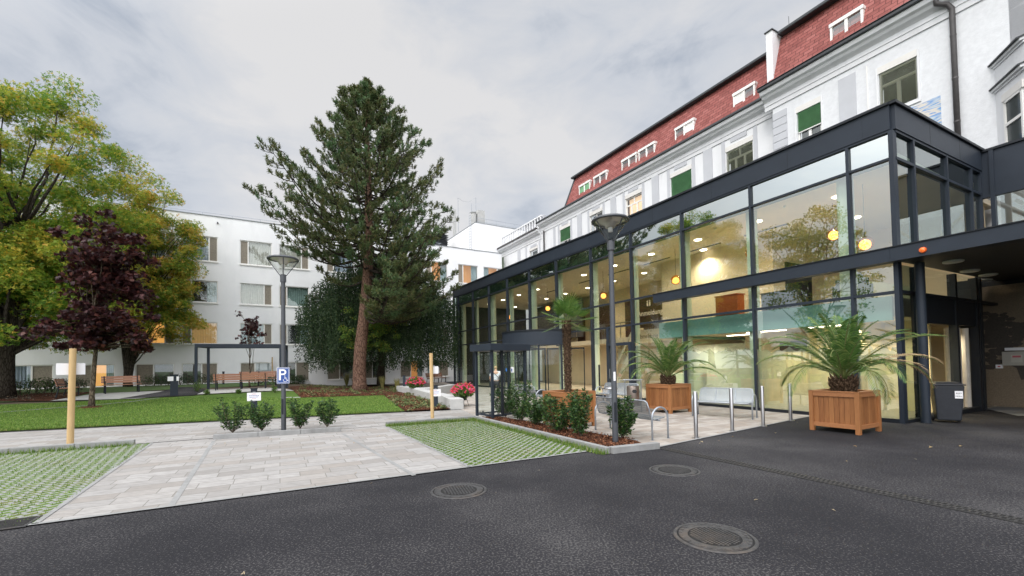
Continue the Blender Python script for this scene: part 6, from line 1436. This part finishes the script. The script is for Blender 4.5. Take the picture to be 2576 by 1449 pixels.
def park_bench(a, b, back, label, arm=True):
    a = Vector(a); b = Vector(b); d = b-a; L_ = d.length; ang = atan2(d.y, d.x); yd = Vector((-sin(ang), cos(ang)))
    if yd.dot(Vector(back)) < 0: ang += pi
    c = (a+b)/2; t = thing('park_bench', label, 'bench', (c.x,c.y,H(c.x,c.y)+.05), ang, 'brown slatted wooden benches')
    mb = MB()
    for k in range(4): mb.box(-L_/2,L_/2,-.24+k*.115,-.14+k*.115,.44,.47)
    obj('seat', mb, SLATW, t); mb = MB()
    for k in range(3): z = .55+k*.125; o_ = .26+k*.035; mb.hexa([(-L_/2,o_,z),(L_/2,o_,z),(L_/2,o_+.03,z),(-L_/2,o_+.03,z),(-L_/2,o_+.03,z+.11),(L_/2,o_+.03,z+.11),(L_/2,o_+.06,z+.11),(-L_/2,o_+.06,z+.11)])
    obj('backrest', mb, SLATW, t)
    for x in ((-L_/2+.12, L_/2-.12) if L_ < 2.2 else (-L_/2+.12, 0, L_/2-.12)):
        mb = MB(); mb.bar((x,-.2,0),(x,-.2,.44),.05,.06); mb.bar((x,-.24,.425),(x,.24,.425),.05,.04); mb.tube([(x,.34,0),(x,.24,.44),(x,.38,.92)], .028, 6)
        if arm and abs(x) > .1: mb.tube([(x,-.2,.44),(x,-.22,.64),(x,.26,.66)], .02, 6)
        obj('leg', mb, METAL_D, t)
p0 = gh2(256,994); p1 = gh2(355,988); park_bench(p0, p1, (0,1), 'long wooden bench facing the lawn in front of the multi stemmed maple')
p0 = gh2(205,1000); park_bench((p0[0]-.9,p0[1]+.5), (p0[0]+.1,p0[1]-.9), (-1,0), 'wooden bench turned sideways left of the purple maple trunk')
c = g0+gx*.72+gy*.35; park_bench(c, c+gx*2.65, (0,-1), 'wooden bench seen from behind inside the pergola')
c = g0+gx*1.1+gy*3.2; park_bench(c, c+gx*2.2, (0,1), 'wooden bench just visible over the pergola bench')
for (ax, ay), (bx, by), lb in (((966,962),(1014,960),'far wooden bench right of the pine trunk, half behind the mulch mound'), ((1022,958),(1066,956),'far wooden bench between the two small posts'), ((1078,966),(1119,963),'wooden bench on the plaza near the far end of the glass hall')):
    park_bench(gh2(ax, ay), gh2(bx, by), (0,1), lb)
# ---------------------------------------------------------------- concrete seat walls, flower pots
def seatwall(pts, wd, h, label, drop=.0):
    pts = [Vector(p) for p in pts]; n = len(pts); V = []
    for i, p in enumerate(pts):
        d = (pts[min(i+1,n-1)]-pts[max(i-1,0)]).normalized(); s = Vector((-d.y, d.x))*wd/2; hz = 0
        V += [(p.x+s.x,p.y+s.y,hz),(p.x-s.x,p.y-s.y,hz),(p.x-s.x,p.y-s.y,h),(p.x+s.x,p.y+s.y,h)]
    F = [(i*4+j, i*4+(j+1)%4, i*4+4+(j+1)%4, i*4+4+j) for i in range(n-1) for j in range(4)]+[(3,2,1,0),(n*4-4,n*4-3,n*4-2,n*4-1)]
    mb = MB(); mb.add(V, F); o = obj('concrete_wall', mb, CONCL, bevel=.015); tag(o, label, 'low wall')
w0 = Vector(g2(1146,1031)); sw = [w0+Vector((.05,.0))]
for q in seat_back[1:]: sw.append(Vector(q)+Vector((.25,.15)))
seatwall([sw[0], sw[0].lerp(sw[1],.5)+Vector((.12,.1)), sw[1], sw[2], sw[3]], .52, .40, 'long pale concrete seat wall edging the mulch bed, its end by the flowers')
seatwall([g2(1045,976,.45), g2(1075,975.5,.45), g2(1100,973,.45), g2(1122,970,.45), g2(1136,967,.45)], .45, .46, 'curved concrete seat wall behind the red flowers')
FLW = mk_leaf('geranium_petal', [(0,(.75,.10,.28)),(.55,(.85,.18,.36)),(.62,(.75,.03,.03)),(1,(.8,.05,.03))], transl=.3); GER = mk_leaf('geranium_leaf', [(0,(.05,.11,.02)),(1,(.16,.26,.05))], transl=.3)
for (px, py, zc, r, lb) in ((1166,1022,.62,.46,'pink and red geranium bush beside the concrete wall end'), (1046,995,.72,.50,'red geranium bush on the concrete seat wall')):
    p = G(px, py); t = thing('flower_bush', lb, 'flowers', (p.x,p.y,0), 0, 'geranium bushes')
    n = 1500; v = unit(NR.normal(size=(n,3)))*(NR.random((n,1))**.35)*np.array([r,r,r*.72])+np.array([0,0,zc]); leaves_mesh(v, .07, 'foliage', GER, t, flat=.5, aspect=.9, world=False)
    V = []; 
    for _ in range(90):
        d = unit(NR.normal(size=3)); d[2] = abs(d[2])*.9-.15; c = d*np.array([r*1.08,r*1.08,r*.85])+np.array([0,0,zc]); V.append(NR.normal(size=(14,3))*.022+c)
    leaves_mesh(np.concatenate(V), .05, 'blossoms', FLW, t, flat=.4, aspect=.9, world=False)
    mb = MB(); mb.lathe([(.12,.24),(.19,.50),(.17,.50),(.001,.46)], (0,0,0), 16); obj('pot', mb, METAL_D, t)
    mb = MB()
    for k in range(4): a = k*pi/2; mb.tube([(.22*cos(a),.22*sin(a),0),(.13*cos(a),.13*sin(a),.3)], .01, 5)
    obj('stand', mb, METAL_D, t)
# ---------------------------------------------------------------- manholes, slot drain
def manhole(x, y, rz, label, r=.35):
    t = thing('manhole_cover', label, 'manhole cover', (x,y,.004), rz, 'round cast iron manhole covers in the asphalt')
    mb = MB(); mb.lathe([(r+.02,0),(r+.012,.007),(r-.012,.007),(r-.015,-.0)], (0,0,0), 48); obj('ring', mb, IRON, t)
    mb = MB(); mb.lathe([(r-.015,.0015),(.001,.0015)], (0,0,0), 48); obj('gap', mb, IRON_D, t)
    mb = MB(); mb.lathe([(r-.03,.002),(r-.032,.008),(r*.68,.008),(r*.675,.003)], (0,0,0), 48)
    for k in range(26):
        a = 2*pi*k/26
        if k % 7 == 0: continue
        c = (r*.86*cos(a), r*.86*sin(a), .0105); mb.cbox(c, .032, .045, .004, a)
    obj('rim_band', mb, IRON, t); mb = MB(); mb.lathe([(r*.655,.0035),(.001,.0035)], (0,0,0), 40); obj('cover_plate', mb, IRON_D, t)
    mb = MB(); n = 10; s = r*1.3/n
    for i in range(-n, n+1):
        for j in range(-n, n+1):
            x_, y_ = i*s*.82, j*s*.6+(s*.3 if i % 2 else 0)
            if x_*x_+y_*y_ < (r*.60)**2: mb.cbox((x_,y_,.0075), s*.56, s*.36, .007, .25)
    obj('tread_pattern', mb, IRON, t)
    return t
manhole(-.73, 5.79, .3, 'cast iron manhole cover nearest the paved bay'); manhole(2.42, 6.65, .3, 'smaller looking manhole cover near the kerb corner'); manhole(1.86, 4.13, .3, 'largest looking manhole cover at the bottom of the asphalt', .345)
a = G(1672,1129); b = G(2620,1322); a = Vector((a.x,a.y)); b = Vector((b.x,b.y)); d = (b-a).normalized(); s = Vector((-d.y,d.x)); L_ = (b-a).length
t = thing('slot_drain', 'long narrow black slotted drain grate crossing the asphalt', 'drain', (a.x,a.y,.003), atan2(d.y,d.x))
mb = MB(); mb.quad((0,-.085,.001),(L_,-.085,.001),(L_,.085,.001),(0,.085,.001)); obj('channel', mb, IRON_D, t)
mb = MB(); mb.box(0,L_,-.105,-.085,-.002,.007); mb.box(0,L_,.085,.105,-.002,.007); obj('edge_rail', mb, mk_noisy('drain_iron', (.022,.021,.021), .6, .3, 20), t); mb = MB(); k = 0
while k*.055 < L_: mb.box(k*.055,k*.055+.022,-.080,-.008,.001,.008); mb.box(k*.055+.026,k*.055+.048,.008,.080,.001,.008); k += 1
mb.box(0,L_,-.0055,.0035,.001,.009); obj('grate', mb, mk_noisy('grate_iron', (.034,.032,.031), .6, .3, 20), t)
p = G(22,1322); t = thing('gully_grate', 'dark square gully grate at the left edge of the grass pavers', 'drain', (p.x,p.y,.012), .5)
mb = MB(); mb.box(-.2,.2,-.2,.2,0,.008); obj('frame', mb, IRON, t); mb = MB()
for k in range(7): mb.box(-.17,.17,-.165+k*.05,-.14+k*.05,.008,.012)
obj('grate', mb, IRON_D, t)
# weeds at the kerb, small clumps at the pergola foot
for px, py, h, lb in ((495,990,.75,'bushy climbing plant at the foot of the pergola post'), (690,990,.5,'small leafy plant right of the pergola box'), (520,996,.3,'low plant with white flowers before the pergola bench'), (600,993,.3,'low plant under the pergola bench back')):
    p = GH(px, py); shrub(p.x, p.y, h, h*.7, lb, int(px), 'small plants round the pergola', z=p.z+.05, nl=260, m=GER, ls=.09, name='garden_plant')
# ================================================================== PEOPLE
def body(name, verts, edges, rad, m, parent, root=0, sub=2):
    me = bpy.data.meshes.new(name); me.from_pydata(verts, edges, []); me.update(); o = bpy.data.objects.new(name, me); SC.collection.objects.link(o); o.parent = parent; me.materials.append(m)
    md = o.modifiers.new('skin', 'SKIN'); md.use_smooth_shade = True; me.skin_vertices or None
    for i, r in enumerate(rad):
        sv = me.skin_vertices[0].data[i]; sv.radius = r if isinstance(r, tuple) else (r, r); sv.use_root = (i == root)
    sb = o.modifiers.new('subsurf', 'SUBSURF'); sb.levels = sub; sb.render_levels = sub; return o
SKIN = mat('skin', (.55,.33,.23), .55); SHIRT = mk_noisy('patterned_shirt', (.62,.63,.66), .8, .35, 22); TROU = mat('black_trousers', (.015,.016,.02), .8); HAIRB = mat('blond_hair', (.42,.30,.16), .6); HAIRD = mat('dark_hair', (.03,.02,.015), .6)
def figure(label, loc, rz, joints, shirt, trousers, hair, seated=False):
    t = thing('person', label, 'person', loc, rz); V = []; E_ = []; Rr = []
    idx = {}
    def add(n, p, r, par=None):
        idx[n] = len(V); V.append(p); Rr.append(r)
        if par is not None: E_.append((idx[par], idx[n]))
    J = joints
    add('pel', J['pel'], (.15,.11)); add('waist', J['waist'], (.135,.10), 'pel'); add('chest', J['chest'], (.165,.11), 'waist'); add('neck0', J['neck'], (.06,.06), 'chest')
    n_ = Vector(J['neck']); hd = Vector(J['head']); add('jaw', tuple(n_.lerp(hd,.55)), (.062,.068), 'neck0'); add('head', tuple(hd), (.078,.095), 'jaw'); add('crown', tuple(hd+Vector((0,0,.075))), (.05,.062), 'head')
    add('nose', tuple(hd+Vector((0,-.10,-.02))), (.010,.012), 'head')
    for s_, S in ((-1,'L'),(1,'R')):
        add('sh'+S, J['sh'+S], .062, 'chest'); add('el'+S, J['el'+S], .042, 'sh'+S); add('wr'+S, J['wr'+S], .027, 'el'+S)
        w_ = Vector(J['wr'+S]); dd = (w_-Vector(J['el'+S])).normalized(); pm = w_+dd*.06; add('pm'+S, tuple(pm), (.032,.018), 'wr'+S)
        for k in range(4): f0 = pm+dd*.035+Vector((0,(k-1.5)*.019,0)); ln = (.062,.072,.068,.052)[k]; add('f%d'%k+S, tuple(f0), .009, 'pm'+S); add('g%d'%k+S, tuple(f0+dd*ln*.6+Vector((-s_*.006,0,0))), .0085, 'f%d'%k+S); add('h%d'%k+S, tuple(f0+dd*ln+Vector((-s_*.018,0,0))), .007, 'g%d'%k+S)
        th = w_+dd*.03+Vector((0,-.03,0)); add('t0'+S, tuple(th), .010, 'pm'+S); add('t1'+S, tuple(th+dd*.045+Vector((-s_*.004,-.012,0))), .008, 't0'+S)
        add('hip'+S, J['hip'+S], .095, 'pel'); add('kn'+S, J['kn'+S], .06, 'hip'+S); add('an'+S, J['an'+S], .038, 'kn'+S); a_ = Vector(J['an'+S]); add('heel'+S, tuple(a_+Vector((0,.03,-.05))), .035, 'an'+S); add('toe'+S, tuple(a_+Vector((0,-.15,-.06))), (.042,.026), 'heel'+S)
    body('body', V, E_, Rr, SKIN, t)
    g = 1.12
    sv = [J['pel'], J['waist'], J['chest'], tuple(Vector(J['neck'])-Vector((0,0,.03))), J['shL'], tuple(Vector(J['shL']).lerp(Vector(J['elL']),.75)), J['shR'], tuple(Vector(J['shR']).lerp(Vector(J['elR']),.75))]
    body('shirt', sv, [(0,1),(1,2),(2,3),(2,4),(4,5),(2,6),(6,7)], [(.185,.145),(.17,.135),(.185,.13),(.075,.072),.082,.068,.082,.068], shirt, t)
    tv = [tuple(Vector(J['pel'])-Vector((0,0,.02))), J['hipL'], J['knL'], tuple(Vector(J['knL']).lerp(Vector(J['anL']),.93)), J['hipR'], J['knR'], tuple(Vector(J['knR']).lerp(Vector(J['anR']),.93))]
    body('trousers', tv, [(0,1),(1,2),(2,3),(0,4),(4,5),(5,6)], [(.17,.13),.118,.082,.062,.118,.082,.062], trousers, t)
    hv = [tuple(hd+Vector((0,.045,-.05))), tuple(hd+Vector((0,.035,.03))), tuple(hd+Vector((0,-.015,.085)))]; body('hair', hv, [(0,1),(1,2)], [(.062,.05),(.088,.085),(.068,.062)], hair, t)
    for S in 'LR':
        a_ = Vector(J['an'+S]); body('shoe', [tuple(a_+Vector((0,.04,-.05))), tuple(a_+Vector((0,-.06,-.055))), tuple(a_+Vector((0,-.16,-.065)))], [(0,1),(1,2)], [(.045,.042),(.046,.04),(.046,.028)], SIGNW if shirt is SHIRT else TROU, t)
    return t
st = dict(pel=(0,0,.86), waist=(0,0,1.02), chest=(0,.01,1.20), neck=(0,0,1.36), head=(0,-.01,1.49), shL=(-.19,.01,1.27), elL=(-.27,.03,1.03), wrL=(-.24,-.10,.84), shR=(.19,.01,1.27), elR=(.27,.02,1.02), wrR=(.25,-.12,.86),
          hipL=(-.095,0,.80), knL=(-.11,-.04,.45), anL=(-.11,.04,.09), hipR=(.095,0,.80), knR=(.11,-.02,.45), anR=(.12,0,.09))
pr = figure('person seen from behind in a white patterned shirt and black trousers walking to the entrance', (-.78,20.6,0), pi-.05, st, SHIRT, TROU, HAIRB)
t = thing('shoulder_bag', 'small black shoulder bag worn across the walking person', 'bag', (-.78,20.6,.9), pi-.05)
mb = MB(); mb.box(-.34,-.22,-.06,.14,-.12,.12); obj('pouch', mb, BLACK, t, bevel=.03); mb = MB(); mb.tube([(.16,.17,.42),(.0,.18,.28),(-.16,.17,.12),(-.27,.09,.08)], .014, 6); obj('strap', mb, BLACK, t); mb = MB(); mb.box(-.345,-.215,-.065,.145,.05,.125); obj('flap', mb, BLACK, t, bevel=.01)
q = FA.P(6.9,-1.7,3.25); se = dict(pel=(0,0,.50), waist=(0,.0,.66), chest=(0,-.02,.86), neck=(0,-.03,1.04), head=(0,-.05,1.17), shL=(-.19,-.02,.93), elL=(-.25,-.12,.70), wrL=(-.16,-.34,.66), shR=(.19,-.02,.93), elR=(.25,-.12,.70), wrR=(.16,-.34,.66),
          hipL=(-.1,-.03,.48), knL=(-.12,-.44,.50), anL=(-.12,-.46,.09), hipR=(.1,-.03,.48), knR=(.12,-.44,.50), anR=(.12,-.46,.09))
figure('seated person in dark clothes behind the upper glass, back to the window', tuple(q), A0+pi/2+.4, se, mat('dark_jacket', (.02,.022,.028), .8), TROU, HAIRD)
t = thing('armchair', 'dark green armchair under the seated person behind the upper glass', 'armchair', tuple(q), A0+pi/2+.4); AC = mk_noisy('armchair_fabric', (.045,.06,.045), .9, .1, 6)
mb = MB(); mb.box(-.34,.34,-.38,.24,.18,.44); obj('seat', mb, AC, t, bevel=.03); mb = MB(); mb.box(-.40,.40,.24,.38,.1,.78); obj('backrest', mb, AC, t, bevel=.04)
for sx in (-1,1): mb = MB(); mb.box(sx*.42-.07,sx*.42+.07,-.38,.24,.1,.6); obj('armrest', mb, AC, t, bevel=.03)
for sx in (-1,1):
    for yy in (-.32,.3): mb = MB(); mb.tube([(sx*.36,yy,0),(sx*.36,yy,.1)], .02, 6); obj('leg', mb, BLACK, t)

o = blades(kpoly(LA-LD*6, LB, -.12), 5200, .03, .07, .016, BLADE, 'lawn_edge_grass', z=.05); tag(o, 'ragged grass fringe along the front edge of the lawn', 'grass', kind='stuff')

lb_poly = [tuple(LA-LD*7), tuple(LB+Vector((-.1,.05))), gh2(965,997), gh2(757,1004), gh2(430,1003), gh2(150,1016), (-26,16)]
LBM = mk_leaf('lawn_blade', [(0, (.075,.14,.025)), (.5, (.15,.26,.045)), (.85, (.23,.35,.07)), (1, (.32,.35,.11))], .7, .35)
xs_ = []
while len(xs_) < 62000:
    x = R.uniform(-24,-3.6); y = R.uniform(9,25)
    if inpoly((x,y), lb_poly) and R.random() < 1.25-(y-9)/20: xs_.append((x,y))
P = np.array(xs_); k = len(P); hh = NR.uniform(.025,.06,k); a = NR.uniform(0,2*pi,k); zz = np.array([H(x,y)+.04 for x,y in xs_]); b = NR.uniform(0,2*pi,k); dx = np.cos(a)*.012; dy = np.sin(a)*.012
V = np.stack([np.stack([P[:,0]-dx,P[:,1]-dy,zz],1), np.stack([P[:,0]+dx,P[:,1]+dy,zz],1), np.stack([P[:,0]+np.cos(b)*hh*.6,P[:,1]+np.sin(b)*hh*.6,zz+hh],1)],1).reshape(-1,3)
o = npobj('lawn_grass', V, np.arange(3*k).reshape(-1,3), LBM); tag(o, 'short mown grass covering the front lawn', 'grass', kind='stuff')
